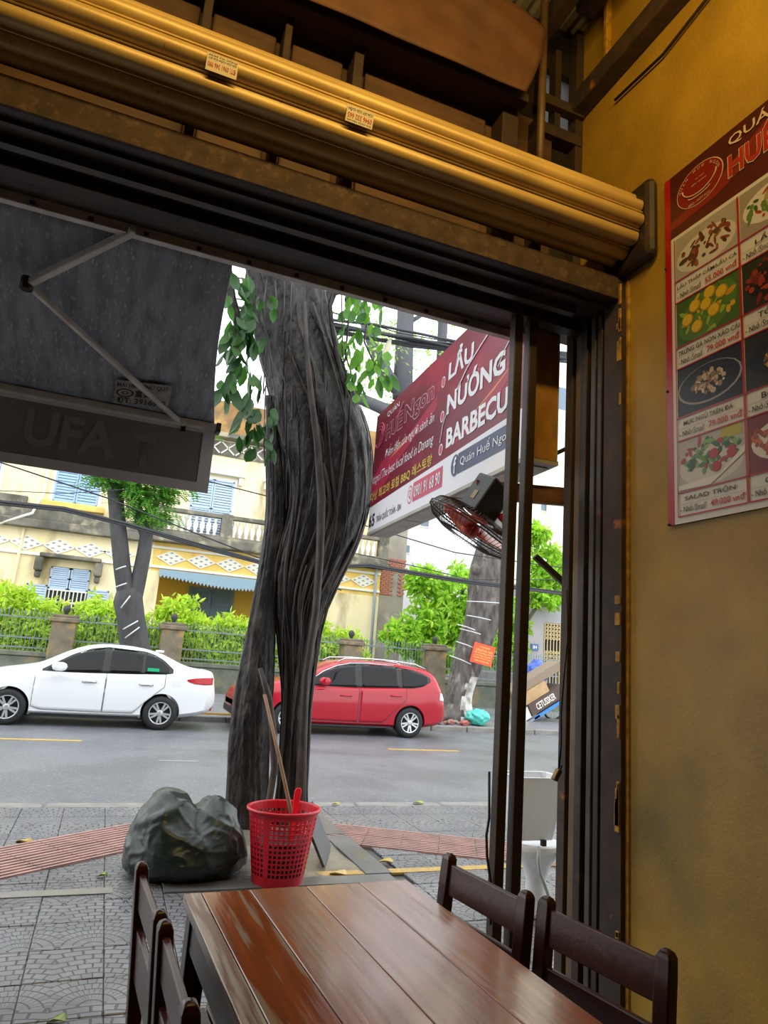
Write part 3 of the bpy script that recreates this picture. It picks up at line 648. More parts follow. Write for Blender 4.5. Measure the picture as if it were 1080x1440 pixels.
for ci, (u0, u1) in enumerate(cols):
    for ri, (t, m_, b) in enumerate(rowsY):
        food(min(ci, 1), ri, u0 + .004, m_, u1 - .004, t)
        if ci == 2: continue
        w = .25 if ri in (2, 3) else .315; nm = names[ci][ri]
        if ci == 0: mt(nm, u0 + (.012 if w > .3 else .035), b + .058, w, .030, mink, .012)
        else: mt(nm, u0 + .07, b + .058, .03 * len(nm), .030, mink, .012)
        mt('- Nhỏ', u0 + .012, b + .016, .062, .026, mink, .012); mt('/Small', u0 + .078, b + .014, .065, .028, mink, 0, .2)
        if prices[ci][ri]: mt(prices[ci][ri], u0 + .165, b + .016, .16, .029, mprice, .015)
        ln = MB(); flat(ln, rect(u0, b - .003, u1, b + .003), mb0, MU, MW, .0055); flat(ln, rect(u0, m_ - .003, u1, m_ + .003), mb0, MU, MW, .0055); ln.build('rule', mred, mn)
        l2 = MB(); flat(l2, rect(u0 + .01, b + .050, u1 - .01, b + .0512), mb0, MU, MW, .003); l2.build('rule', mat('menu_rule', '8a8378', .4), mn)
    ln = MB(); flat(ln, rect(u0 - .003, rowsY[3][2], u0 + .002, rowsY[0][0]), mb0, MU, MW, .0055); flat(ln, rect(u1 - .002, rowsY[3][2], u1 + .003, rowsY[0][0]), mb0, MU, MW, .0055); ln.build('rule', mred, mn)
for w in (.0, 1.2, .6): MB().lathe([(.006, -.004), (.006, .002)], 8, (2.133, 2.20, 2.14 + w), 'x').build('screw', dark_steel, mn, True)

# ------------------------------------------------------------------ table
def wood(name, c, c2, rough=.3, stretch=(18, 1.2, 18), c3=None, **k):
    return mat(name, c, rough, c2=c2, scale=2.2, detail=7, stretch=stretch, bump=.08, bscale=3, lo=.3, hi=.7, c3=c3, **k)
top_m = wood('table_top_wood', 'b56c40', '8f5230', .15, c3='a88a7a', c3scale=1.1, c3lo=.50, c3hi=.74, rough2=.30, spec=.9)
top_m2 = wood('table_top_varnish', 'a8560f', '85420f', .12, c3='a58f7c', c3scale=1.6, c3lo=.60, c3hi=.68)
top_m0 = wood('table_top_scuffed', '8a5638', '6a3f2a', .32, c3='b5a9a0', c3scale=2.4, c3lo=.44, c3hi=.56)
for m_ in (top_m, top_m2, top_m0): b_ = m_.node_tree.nodes['Principled BSDF']; b_.inputs['Coat Weight'].default_value = .35; b_.inputs['Coat Roughness'].default_value = .10
leg_m = wood('table_leg_wood', '3a1f15', '2a1610', .35, (6, 6, 1))
tb = thing('dining_table', (0, 0, 0), 'worn varnished wooden table with puddled rain on its plank top', 'table')
ws = [.055, .15, .19, .19, .18]; x = -.3825
for i, w in enumerate(ws):
    MB().box((x + .0012, -1.25, .722), (x + w - .0012, 0, .75 - .0006 * (i % 2))).build('plank', (top_m0, top_m2, top_m, top_m, top_m)[i], tb, bevel=.003); x += w
MB().box((-.36, -1.22, .615), (-.335, -.03, .722)).build('apron', leg_m, tb, bevel=.003)
MB().box((.335, -1.22, .615), (.36, -.03, .722)).build('apron', leg_m, tb, bevel=.003)
MB().box((-.335, -.055, .615), (.335, -.03, .722)).build('apron', leg_m, tb, bevel=.003)
MB().box((-.335, -1.22, .615), (.335, -1.195, .722)).build('apron', leg_m, tb, bevel=.003)
for sx in (-1, 1):
    for y in (-.045, -1.205):
        k = MB(); k.loft([[V((sx * .335 + a * s, y + b * s, z)) for a, b in ((-1, -1), (1, -1), (1, 1), (-1, 1))] for z, s in ((0.003, .022), (.6, .032), (.722, .032))]); k.build('leg', leg_m, tb, bevel=.004)
tb.location = (.7135, 2.35, 0); tb.rotation_euler = (0, 0, math.atan(.046))

# ------------------------------------------------------------------ chairs (built facing +x, back at the origin)
ch_m = wood('chair_wood', '552c20', '3e1f17', .3, (3, 14, 14)); chv = wood('chair_post_wood', '4a251b', '35190f', .28, (14, 14, 2))
def chair(label):
    t = thing('dining_chair', (0, 0, 0), label, 'chair', 'dark wooden chairs around the table')
    for s in (-1, 1):
        k = MB(); y = s * .195; rings = []
        for z, x, hx, hy in ((.003, .06, .017, .02), (.42, 0.02, .02, .021), (.80, -.012, .019, .022), (.842, -.016, .018, .021), (.855, -.017, .013, .015), (.86, -.0175, .005, .006)):
            rings.append([V((x + a * hx, y + b * hy, z)) for a, b in ((-1, -1), (1, -1), (1, 1), (-1, 1))])
        k.loft(rings); k.build('back_post', chv, t, bevel=.004)
    for z0, z1 in ((.735, .83), (.55, .685)):
        k = MB(); xx = lambda z: lerp(.02, -.012, (z - .42) / .38)
        k.loft([[V((xx(z0) - .009, y, z0)), V((xx(z0) + .009, y, z0)), V((xx(z1) + .009, y, z1)), V((xx(z1) - .009, y, z1))] for y in (-.176, .176)]); k.build('back_slat', ch_m, t, bevel=.004)
    for i in range(4): MB().box((.03 + i * .098, -.205, .425), (.123 + i * .098, .205, .445)).build('seat_slat', ch_m, t, bevel=.003)
    for y in (-.185, .185):
        MB().box((.03, y - .011, .37), (.41, y + .011, .425)).build('seat_rail', chv, t); MB().box((.05, y - .009, .16), (.40, y + .009, .19)).build('stretcher', chv, t)
        k = MB(); k.loft([[V((.39 + a * s, y + b * s, z)) for a, b in ((-1, -1), (1, -1), (1, 1), (-1, 1))] for z, s in ((.003, .016), (.425, .02))]); k.build('front_leg', chv, t, bevel=.003)
    MB().box((.385, -.18, .37), (.405, .18, .425)).build('seat_rail', chv, t)
    return t
proto = chair('dark wooden chair at the left table side, nearer the green rubbish bag')
def place(o, far, near):
    far, near = V(far), V(near); c = (far + near) / 2; o.location = (c.x, c.y, 0); d = (far - near)
    return c, math.atan2(d.y, d.x)
spots = [((199, 1212), (226, 1284), 1, None), ((232, 1294), (268, 1412), 1, 'dark wooden chair at the left table side, cut by the bottom of the photo'),
         ((630, 1200), (745, 1256), -1, 'dark wooden chair at the right table side, nearer the gate posts'), ((765, 1260), (945, 1340), -1, 'dark wooden chair at the right table side, nearer the yellow wall')]
for i, (fpx, npx, side_, lb) in enumerate(spots):
    o = proto if i == 0 else copy_tree(proto)
    if lb: o['label'] = lb
    a, b = at(*fpx, 2, .855), at(*npx, 2, .855); c = (a + b) / 2; ang = math.atan2((a - b).y, (a - b).x)
    rz = ang - math.pi / 2 if side_ > 0 else ang + math.pi / 2
    o.rotation_euler = (0, 0, rz); o.location = (c.x + .0175 * math.cos(rz), c.y + .0175 * math.sin(rz), 0)

# ------------------------------------------------------------------ things on the pavement
red_pl = mat('red_plastic', 'd2142a', .35, c2='b01022', scale=4)
bk = thing('laundry_basket', (1.275, 4.78, 0), 'red perforated plastic basket standing between the rubbish bag and the tree', 'basket')
bm_ = MB(); NC, NR = 40, 13
def bpnt(i, z):
    t = 2 * math.pi * i / NC; r = lerp(.162, .226, z / .455); return V((1.275 + r * math.cos(t) * 1.03, 4.78 + r * math.sin(t) * .94, .006 + z))
for i in range(NC):
    for j in range(NR):
        z0, z1 = .03 + j * .030, .03 + (j + 1) * .030
        a, b, c, d = bpnt(i, z0), bpnt(i + 1, z0), bpnt(i + 1, z1), bpnt(i, z1)
        if i % 10 == 5 or j == 0: bm_.add([a, b, c, d], [(0, 1, 2, 3)]); continue
        c0 = (a + b + c + d) / 4; q = [c0 + (p - c0) * V((.62, .62, .66)) for p in (a, b, c, d)]
        bm_.add([a, b, c, d] + q, [(0, 1, 5, 4), (1, 2, 6, 5), (2, 3, 7, 6), (3, 0, 4, 7)])
for z0, z1 in ((.0, .03), (.42, .458)):
    for i in range(NC): bm_.add([bpnt(i, z0), bpnt(i + 1, z0), bpnt(i + 1, z1), bpnt(i, z1)], [(0, 1, 2, 3)])
bm_.add([bpnt(i, .0) for i in range(NC)], [tuple(range(NC))])
o = bm_.build('body', red_pl, bk); sm = o.modifiers.new('thick', 'SOLIDIFY'); sm.thickness = .005
MB().tube([bpnt(i, .458) + (bpnt(i, .458) - V((1.275, 4.78, .464))) * .03 for i in range(NC + 1)], .011, 8, False).build('rim', red_pl, bk, True)
hp = MB().grid(lambda u, w: V((1.275 + .175 * u ** .5 * math.cos(6.2832 * w) * 1.0, 4.78 + .16 * u ** .5 * math.sin(6.2832 * w), .27 + .05 * noise.noise((u * 5, math.cos(6.28 * w) * 3, math.sin(6.28 * w) * 3)))), 8, 24)
hp.loft([[V((1.275 + r * math.cos(6.2832 * i / 24), 4.78 + r * .93 * math.sin(6.2832 * i / 24), z)) for i in range(24)] for r, z in ((.148, .02), (.175, .24))])
o = hp.build('basket_rubbish', mat('dark_rubbish', '3a2224', .6, c2='241a1a', scale=9), None, True); tag(o, 'dark rubbish filling the lower half of the red basket', 'rubbish')
sw = wood('stick_wood', '8a6a48', '6d5136', .6, (3, 3, .6))
o = MB().tube([at(372, 977, 1, 5.15), at(392, 1062, 1, 4.95), at(409, 1140, 1, 4.78), V((1.33, 4.70, .03))], [.013, .0135, .014, .014], 10).build('broom_stick', sw, None, True)
tag(o, 'long pale wooden stick leaning out of the red basket', 'stick')
h0, h1 = at(413, 1150, 1, 4.72), at(420, 1108, 1, 4.74)
o = MB().loft([[h0.lerp(h1, t) + V((a * w, b * .006, 0)) for a, b in ((-1, -1), (1, -1), (1, 1), (-1, 1))] for t, w in ((-1.6, .012), (-.4, .015), (.2, .016), (.7, .024), (.9, .024), (1.0, .014))]).build('red_scoop', mat('scoop_red', 'f0182e', .35), None, bevel=.004)
tag(o, 'bright red plastic scoop handle standing in the perforated basket', 'scoop')
B1, B2 = V((1.66, 5.02, .01)), V((1.865, 5.52, .01)); T2 = at(437, 1128, 1, 5.55); T1 = T2 + (B1 - B2)
nrm = (B2 - B1).cross(T2 - B2).normalized() * .02
k = MB(); k.add([B1, B2, T2, T1, B1 + nrm, B2 + nrm, T2 + nrm, T1 + nrm], [(0, 1, 2, 3), (7, 6, 5, 4), (0, 4, 5, 1), (1, 5, 6, 2), (2, 6, 7, 3), (3, 7, 4, 0)])
o = k.build('slate_board', mat('slate', '4a4d50', .4, c2='3c3f42', scale=4), None, bevel=.003, fix=True); tag(o, 'dark grey stone board leaning on the tree behind the red basket', 'board')
# tree pit of worn slabs
pit = thing('tree_pit', (1.5, 5.4, 0), 'wet grey stone border around the base of the fig tree', 'tree pit')
pst = mat('pit_stone', '6d6f72', .3, c2='58595c', scale=3, bump=.2, c3='5c6038', c3scale=2.5, c3lo=.62, c3hi=.75)
for p, q, w in (((2.03, 4.85), (2.03, 5.85), .2), ((.55, 4.75), (2.1, 4.75), .16), ((.62, 5.0), (.62, 6.9), .2), ((.72, 6.9), (2.0, 6.9), .18), ((2.03, 5.9), (2.03, 6.8), .2)):
    MB().bar((p[0], p[1], .0), (q[0], q[1], .0), w, .03).build('border_stone', pst, pit, bevel=.006)
so_ = MB().grid(lambda u, w: V((lerp(.7, 1.95, u), lerp(4.83, 6.85, w), .004 + .012 * noise.noise((u * 5, w * 5, 0)))), 20, 24).build('soil', mat('pit_mud', '6a675c', .25, c2='8a857a', scale=4, bump=.2, c3='a59a52', c3scale=6, c3lo=.7, c3hi=.75), pit, True)
# rubbish bag
bgm = mat('bag_green', '22312d', .33, c2='1a2622', scale=3, bump=.12, bscale=14, bdist=.02)
bm = bmesh.new(); bmesh.ops.create_icosphere(bm, subdivisions=6, radius=1)
for v in bm.verts:
    x, y, z = v.co.normalized(); h = max(1e-4, math.hypot(x, y)); q = min(1, (1 - abs(z) ** 3.2) ** .42); ux_, uy_ = x / h * q, y / h * q
    px_, py_ = .70 + ux_ * (.405 if z < 0 else .405 - .05 * z), 5.08 + uy_ * (.37 if z < 0 else .37 - .06 * z)
    g = lambda c, s_: math.exp(-((px_ - c) / s_) ** 2)
    topz = .45 + .10 * g(.49, .18) + .06 * g(.93, .11) - .06 * g(.735, .055) * (1 if uy_ > 0 else 1 + uy_) - .06 * g(1.1, .10)
    front = max(0, -uy_)
    topz -= .13 * front ** 1.5
    pz = z * (topz - .13) + .13 if z > 0 else .13 + z * .135
    r1 = 1 - abs(noise.noise((px_ * 3.0 + 4, py_ * 3, pz * 4.5 - px_ * 2.5))) * 2
    r2 = 1 - abs(noise.noise((px_ * 6 + 3, py_ * 7, pz * 9 + px_ * 4))) * 2
    r3 = 1 - abs(noise.noise((px_ * 13, py_ * 13, pz * 17 - px_ * 6))) * 2
    r4 = 1 - abs(noise.noise((px_ * 2.2 + pz * 5.5, py_ * 2.5, pz * 2.0 + 7))) * 2.4
    k_ = .010 * r1 + .022 * max(-.5, r4) ** 3 + .010 * r2 ** 3 + .004 * r3 ** 3 - .016
    k_ += front * (.04 * math.exp(-((pz - (.33 + .12 * math.sin((px_ - .35) * 4.0))) / .03) ** 2))
    v.co = (px_ + x * k_, py_ + y * k_, max(.004, pz + z * k_))
for f in bm.faces: f.smooth = True
me = bpy.data.meshes.new('bag'); bm.to_mesh(me); bm.free(); me.materials.append(bgm)
bag = thing('rubbish_bag', (.7, 5.08, 0), 'big wet dark green rubbish bag slumped beside the red basket', 'bag')
o = bpy.data.objects.new('bag_body', me); COL.objects.link(o); o.parent = bag; o.location = (-.7, -5.08, 0)
# white tub on a pedestal
tubm = mat('white_ceramic', 'f0f1f3', .35, c2='e2e4e6', scale=2)
tt = thing('white_tub', (2.72, 4.0, 0), 'white tapered open tub on a flared pedestal outside the gate', 'tub')
def rr(cx, cy, hx, hy, z): return [V((cx + a * hx, cy + b * hy, z)) for a, b in ((-1, -.8), (-.85, -1), (.85, -1), (1, -.8), (1, .8), (.85, 1), (-.85, 1), (-1, .8))]
cx, cy = 2.69, 3.98
k = MB(); k.loft([rr(cx, cy, .125, .085, .455), rr(cx, cy, .155, .105, .60), rr(cx, cy, .185, .125, .825), rr(cx, cy, .19, .13, .835), rr(cx, cy, .172, .112, .835), rr(cx, cy, .13, .09, .50), rr(cx, cy, .10, .07, .48)]); k.build('tub', tubm, tt, bevel=.004, fix=True)
k = MB(); k.loft([[V((cx + .05 + math.cos(t) * r * 1.0, cy - .0 + math.sin(t) * r * .8, z)) for t in [2 * math.pi * i / 20 for i in range(20)]] for r, z in ((.10, .003), (.105, .03), (.075, .08), (.065, .2), (.10, .30), (.17, .38), (.18, .42), (.16, .43), (.10, .40))]); k.build('pedestal', tubm, tt, True, fix=True)
MB().tube([at(757, 1190, 1, 3.85), at(757, 1210, 1, 3.83), at(759, 1228, 1, 3.83), at(766, 1245, 1, 3.84), at(772, 1262, 1, 3.86), V((2.82, 3.86, .01))], .011, 8).build('hose', mat('hose_grey', 'b5b8ba', .4), tt, True)
MB().box((2.70, 3.86, .43), (2.73, 3.885, .465)).build('nozzle', dark_steel, tt)
MB().box((2.80, 3.83, .36), (2.88, 3.86, .40)).build('black_trim', dark_steel, tt, bevel=.008)
# litter
yl = mat('fallen_leaf', 'b9a24a', .5); gl = mat('fallen_leaf_green', '8aa04a', .5)
def litter(px, py, s, m, lb, rot=0):
    p = at(px, py, 2, .014); k = MB(); pts = ell(0, 0, s, s * .5, 9, rot)
    k.add([p + V((a, b, .012 * math.sin(i * 1.3))) for i, (a, b) in enumerate(pts)] + [p + V((a, b, .012 * math.sin(i * 1.3) - .004)) for i, (a, b) in enumerate(pts)], [tuple(range(9)), tuple(reversed(range(9, 18)))] + [(i, i + 9, (i + 1) % 9 + 9, (i + 1) % 9) for i in range(9)])
    o = k.build('fallen_leaf', m, None); tag(o, lb, 'leaf')
litter(34, 1182, .055, yl, 'yellow fallen leaf on the pink guide tiles at left'); litter(144, 1230, .04, gl, 'small green fallen leaf on the pavement near the rubbish bag', .6)
litter(80, 1433, .04, gl, 'green fallen leaf on the cobbled slabs beside the left chairs', .3); litter(542, 1210, .07, yl, 'yellow green fallen leaf beside the yellow painted line', .2)
litter(476, 1227, .07, mat('pale_leaf', 'd3b877', .5), 'pale dry leaf lying on the left end of the yellow line', 0)
litter(472, 1130, .05, yl, 'small dry leaf by the kerb right of the basket', .3); litter(588, 1128, .07, gl, 'dry leaf by the kerb in the middle of the road edge', .1)
o = MB().grid(lambda u, w: at(748, 1237, 2, .01) + V((u * .07, w * .1, .02 + .02 * noise.noise((u * 4, w * 4, 2)))), 6, 6).build('paper_scrap', mat('white_paper', 'd8d8d8', .6), None); tag(o, 'crumpled white paper scrap on the ground between the gate posts', 'litter')

# ------------------------------------------------------------------ the fig tree
bark = mat('fig_bark', '27221f', .5, c2='161312', scale=3.5, detail=8, stretch=(2, 2, .9), bump=.9, bscale=9, bdist=.03, lo=.3, hi=.7, c3='5e544c', c3scale=2.6, c3lo=.58, c3hi=.78)
root_m = mat('fig_root', '4d423b', .6, c2='2e2723', scale=6, stretch=(3, 3, .8), bump=.3)
ft = thing('fig_tree', (1.5, 6.25, 0), 'big dark fig tree wrapped in hanging roots at the kerb', 'tree')
TY = 6.25
def trunk(rows, depth, seed, name, n=72, sub=12, amp=.14, freq=1.9):
    rows3 = []
    for py, l, r in rows:
        a, b = at(l, py, 1, TY), at(r, py, 1, TY); rows3.append(((a.z + b.z) / 2, (a.x + b.x) / 2, (b.x - a.x) / 2))
    rows3.sort(); zs = [q[0] for q in rows3]; cxs = [(q[0], q[1]) for q in rows3]; ws_ = [(q[0], q[2]) for q in rows3]
    rings = []; N_ = len(rows) * sub
    for i in range(N_ + 1):
        z = lerp(zs[0], zs[-1], i / N_); cx_, w_ = sinterp(cxs, z), sinterp(ws_, z); ring = []
        for j in range(n):
            t = 2 * math.pi * j / n
            q = (math.cos(t) * freq + seed, math.sin(t) * freq, z * .55)
            tw_ = t + .35 * math.sin(z * 1.1 + seed); q2 = (math.cos(tw_) * freq * 2.0 + seed, math.sin(tw_) * freq * 2.0, z * .7)
            g = 1.02 + amp * .9 * noise.noise(q) - amp * 1.5 * max(0, .32 - abs(noise.noise(q2))) / .32 * .6 + amp * .35 * noise.noise((q2[0] * 2, q2[1] * 2, z * 2.4)) + amp * .12 * noise.noise((q2[0] * 5, q2[1] * 5, z * 9))
            ring.append(V((cx_ + math.cos(t) * w_ * g, TY + math.sin(t) * w_ * depth * g + .03 * noise.noise((z, seed, 0)), z)))
        rings.append(ring)
    MB().loft(rings).build(name, bark, ft, True, fix=True); return cxs, ws_
main = [(300, 330, 440), (380, 340, 450), (460, 357, 468), (540, 372, 493), (600, 385, 515), (660, 396, 520), (720, 398, 513), (760, 392, 499), (800, 385, 480), (850, 384, 458), (900, 390, 447), (980, 396, 436), (1050, 394, 432), (1120, 388, 430), (1170, 378, 434), (1186, 372, 438)]
CXM, WM = trunk(main, .8, 1.3, 'trunk')
trunk([(560, 372, 400), (600, 374, 396), (650, 374, 398), (720, 374, 402), (800, 364, 398), (860, 352, 392), (900, 344, 388), (980, 330, 384), (1050, 322, 380), (1120, 319, 378), (1170, 315, 380), (1188, 313, 384)], .75, 5.1, 'side_trunk', amp=.13)
def on_trunk(z, t, lift=.0): return V((sinterp(CXM, z) + math.cos(t) * sinterp(WM, z) * (1 + lift), TY + math.sin(t) * sinterp(WM, z) * .8 * (1 + lift), z))
rr_ = random.Random(11)
for k_ in range(40):
    z1 = rr_.uniform(2.0, 4.9); z0 = max(.02, z1 - rr_.uniform(1.2, 3.6)); t = rr_.uniform(math.pi * 1.02, math.pi * 1.98); pts = []; dr = rr_.uniform(-.45, .45); ph = rr_.uniform(0, 6)
    for i in range(16):
        u = i / 15; z = lerp(z1, z0, u); pts.append(on_trunk(z, t + dr * u + .12 * math.sin(u * 7 + ph), .015 + .05 * abs(math.sin(u * 3 + ph))))
    r0 = rr_.choice([.005, .006, .008, .012, .02]); MB().tube(pts, [r0 * (.7 + .3 * math.sin(i * .9 + ph)) for i in range(16)], 6).build('aerial_root', root_m if r0 > .01 else bark, ft, True)
for (x0, x1) in ((372, 372), (385, 405), (400, 398), (455, 458), (412, 402), (478, 494)):   # long strands that hang free
    MB().tube([at(lerp(x0, x1, i / 9) + rr_.uniform(-4, 4), lerp(395, rr_.uniform(560, 760), i / 9), 1, TY - .36 - .05 * math.sin(i)) for i in range(10)], .006, 5).build('aerial_root', root_m, ft, True)
MB().tube([at(x, y, 1, TY - .42) for x, y in ((428, 425), (432, 500), (438, 560), (446, 620), (452, 700), (450, 780), (444, 860), (430, 950), (425, 1060), (420, 1160))], [.02, .024, .03, .034, .04, .038, .034, .03, .04, .06], 8).build('aerial_root', root_m, ft, True)
MB().tube([at(x, y, 1, TY - .35) for x, y in ((366, 940), (378, 980), (384, 1030), (386, 1080), (378, 1130), (366, 1160))], [.02, .03, .034, .03, .03, .04], 8).build('aerial_root', root_m, ft, True)
MB().tube([at(x, y, 1, TY - .3) for x, y in ((488, 560), (482, 535), (474, 500), (467, 460), (464, 430), (470, 412), (486, 406), (500, 412))], [.03, .026, .024, .022, .022, .03, .05, .045], 8).build('branch', bark, ft, True)
MB().tube([at(x, y, 1, TY) for x, y in ((455, 450), (462, 420), (470, 395), (480, 350), (500, 250))], [.05, .05, .045, .05, .06], 8).build('branch', bark, ft, True)
MB().tube([at(x, y, 1, TY) for x, y in ((340, 470), (325, 420), (318, 370), (300, 280))], [.05, .05, .05, .05], 8).build('branch', bark, ft, True)
fleaf = leafmat('fig_leaf', '3f7a2c', .3, .5)
def leaf_mesh(l, w, m, name='leaf'):
    vs = [(0, 0, 0), (w * .35, l * .25, -.01), (w * .5, l * .5, -.012), (w * .33, l * .8, -.02), (0, l, -.035), (-w * .33, l * .8, -.02), (-w * .5, l * .5, -.012), (-w * .35, l * .25, -.01), (0, l * .25, .01), (0, l * .5, .012), (0, l * .8, -.005)]
    fs = [(0, 1, 8), (1, 2, 9, 8), (2, 3, 10, 9), (3, 4, 10), (0, 8, 7), (8, 9, 6, 7), (9, 10, 5, 6), (10, 4, 5)]
    me = bpy.data.meshes.new(name); me.from_pydata(vs, [], fs); me.materials.append(m); me.polygons.foreach_set('use_smooth', [True] * len(fs)); return me
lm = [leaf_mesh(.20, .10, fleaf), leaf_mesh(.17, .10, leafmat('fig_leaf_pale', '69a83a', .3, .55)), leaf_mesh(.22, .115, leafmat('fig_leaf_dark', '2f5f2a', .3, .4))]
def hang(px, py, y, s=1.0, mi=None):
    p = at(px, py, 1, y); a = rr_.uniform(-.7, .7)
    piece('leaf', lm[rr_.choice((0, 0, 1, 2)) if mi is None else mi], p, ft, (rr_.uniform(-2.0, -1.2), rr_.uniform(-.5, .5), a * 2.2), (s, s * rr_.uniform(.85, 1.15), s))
for i in range(60):   # hanging leaves left of the trunk
    py = rr_.uniform(375, 600); lx = interp([(375, 322), (470, 318), (530, 306), (570, 318), (600, 360)], py); hx = interp([(375, 350), (500, 372), (600, 400)], py)
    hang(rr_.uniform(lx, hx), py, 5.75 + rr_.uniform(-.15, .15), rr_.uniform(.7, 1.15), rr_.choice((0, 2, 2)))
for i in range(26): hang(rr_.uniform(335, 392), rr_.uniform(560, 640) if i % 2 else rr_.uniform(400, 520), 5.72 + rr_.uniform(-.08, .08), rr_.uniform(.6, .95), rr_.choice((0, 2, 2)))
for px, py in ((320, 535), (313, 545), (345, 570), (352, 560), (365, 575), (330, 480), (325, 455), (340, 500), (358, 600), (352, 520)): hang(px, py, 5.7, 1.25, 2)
for i in range(85):   # leaves right of the trunk, mostly the paler green
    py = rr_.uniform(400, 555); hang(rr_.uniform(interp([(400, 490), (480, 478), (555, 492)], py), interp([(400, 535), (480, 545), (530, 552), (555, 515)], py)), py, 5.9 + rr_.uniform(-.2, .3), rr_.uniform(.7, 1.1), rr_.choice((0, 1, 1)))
MB().tube([at(x, y, 1, 6.0) for x, y in ((510, 400), (518, 440), (512, 480), (530, 520), (536, 550))], [.012, .01, .009, .007, .004], 6).build('twig', bark, ft, True)
MB().tube([at(x, y, 1, 6.0) for x, y in ((486, 420), (490, 450), (486, 500), (500, 545))], [.012, .01, .008, .004], 6).build('twig', bark, ft, True)
# crown above the frame (only its lower edge can be seen)
rg = at(548, 478, 1, 8.5); o = MB().tube([rg, rg + V((-.02, 0, -.12)), rg + V((-.06, .02, -.24)), rg + V((-.05, 0, -.33))], [.03, .05, .04, .02], 8).build('cloth_rag', mat('rag', 'c9c2a8', .8), None, True)
tag(o, 'pale rag hanging from the thick overhead cable bundle', 'rag')

# ------------------------------------------------------------------ trees and shrubs beyond
def leaves(mb, c, rad, n, size, rnd, droop=.3, shell=.45):
    c = V(c)
    for _ in range(n):
        d = V((rnd.gauss(0, 1), rnd.gauss(0, 1), rnd.gauss(0, 1))).normalized(); r = (shell + (1 - shell) * rnd.random())
        p = c + V((d.x * rad[0], d.y * rad[1], d.z * rad[2])) * r
        a = (d + V((rnd.uniform(-.8, .8), rnd.uniform(-.8, .8), rnd.uniform(-.8, .5) - droop))).normalized(); b = a.cross(V((rnd.uniform(-1, 1), rnd.uniform(-1, 1), rnd.uniform(.2, 1)))).normalized()
        l = size * rnd.uniform(.7, 1.3); w = l * .19; nn = a.cross(b) * l * .06
        mb.add([p, p + a * l * .5 + b * w + nn, p + a * l, p + a * l * .5 - b * w + nn], [(0, 1, 2, 3)])
def clusters(mb, cs, rnd, size, per, n): # leaf whorls inside each blob
    for c, rad in cs:
        for _ in range(n):
            d = V((rnd.gauss(0, 1), rnd.gauss(0, 1), rnd.gauss(0, 1))).normalized() * rnd.uniform(.45, 1.05)
            q = V(c) + V((d.x * rad[0], d.y * rad[1], d.z * rad[2])); leaves(mb, q, (.09, .09, .05), per, size, rnd, .25, .1)
hleaf = leafmat('hedge_leaf', 'c6e24c', .30, .5); hstem = mat('shrub_stem', '4a4636', .7)
rs_ = random.Random(5)
hedge = [(-2.6, 21.2, 2.1, 1.0, .75), (-1.7, 21.0, 1.55, .8, .8), (-.3, 21.0, 1.9, .9, .75), (.55, 21.3, 1.6, .8, .75), (1.9, 21.2, 2.05, .9, .8), (2.75, 21.0, 1.6, .8, .7), (3.6, 21.2, 1.75, .9, .75), (4.6, 21.2, 1.9, .9, .7), (6.1, 21.2, 1.95, .8, .8), (7.3, 21.4, 1.6, .9, .7)]
where = ['at the far left edge', 'left of the left gate pillar', 'just right of the left gate pillar', 'behind the forked street tree', 'just right of the forked street tree', 'behind the blue awning of the villa', 'left of the fig trunk', 'hidden partly by the fig trunk', 'right of the fig trunk', 'behind the red car roof']
for i, (x, y, z, rx, rz) in enumerate(hedge):
    y += .35; s = thing('garden_shrub', (x, y, .18), 'bright green leafy shrub behind the fence, ' + where[i], 'shrub', 'garden shrubs behind the fence')
    m = MB(); clusters(m, [((x, y, z), (rx, .5, rz)), ((x + .2, y, z - .6), (rx * .9, .5, .7))], rs_, .21, 14, 130); f = m.build('foliage', hleaf, s); f['kind'] = 'stuff'
    m = MB(); 
    for k in range(5): m.tube([(x + rs_.uniform(-.1, .1), y, .16), (x + rs_.uniform(-.4, .4), y, 1.0), (x + rs_.uniform(-.8, .8), y + rs_.uniform(-.2, .2), z + .3)], [.04, .03, .012], 6)
    q = m.build('stems', hstem, s); q.name = 'stem'; q['kind'] = 'stuff'
tleaf = leafmat('garden_tree_leaf', 'abd845', .32, .5)
gt = [((11.9, 22.5, 4.2), 'tall light green garden tree left of the leaning trunk', [(0, 0, 0, 1.3, 1.1), (-.9, 0, -1.1, 1.2, .9), (-1.9, 0, -1.9, 1.0, .8), (.5, 0, -1.2, 1.2, .9), (-1.4, .3, .2, .6, .5), (-.6, 0, -2.2, 1.2, .8)]),
      ((16.1, 23.5, 4.4), 'light green garden tree behind the gate posts', [(.3, 0, .5, 1.1, .95), (.2, 0, 1.4, .9, .9), (-1.5, 0, -1.1, 1.0, 1.0), (-1.6, 0, -2.3, 1.0, .9), (-.4, 0, 2.6, .35, .4)])]
for c, lb, bl in gt:
    s = thing('garden_tree', (c[0], c[1], .18), lb, 'tree'); m = MB()
    clusters(m, [((c[0] + dx, c[1] + dy, c[2] + dz), (rx, .7, rz)) for dx, dy, dz, rx, rz in bl], rs_, .30, 13, 100); f = m.build('foliage', tleaf, s); f['kind'] = 'stuff'
    tx = c[0] - (1.7 if c[0] > 14 else .2)
    MB().tube([(tx, c[1], .15), (tx + .1, c[1], 2), (c[0] + .1, c[1], 4.4)], [.13, .10, .04], 8).build('trunk', hstem, s, True)
    for k in range(4): MB().tube([(lerp(tx + .1, c[0] + .1, (k * .3) / 2.4), c[1], 2 + k * .3), (c[0] + bl[k][0], c[1], c[2] + bl[k][2])], [.05, .02], 6).build('branch', hstem, s, True)
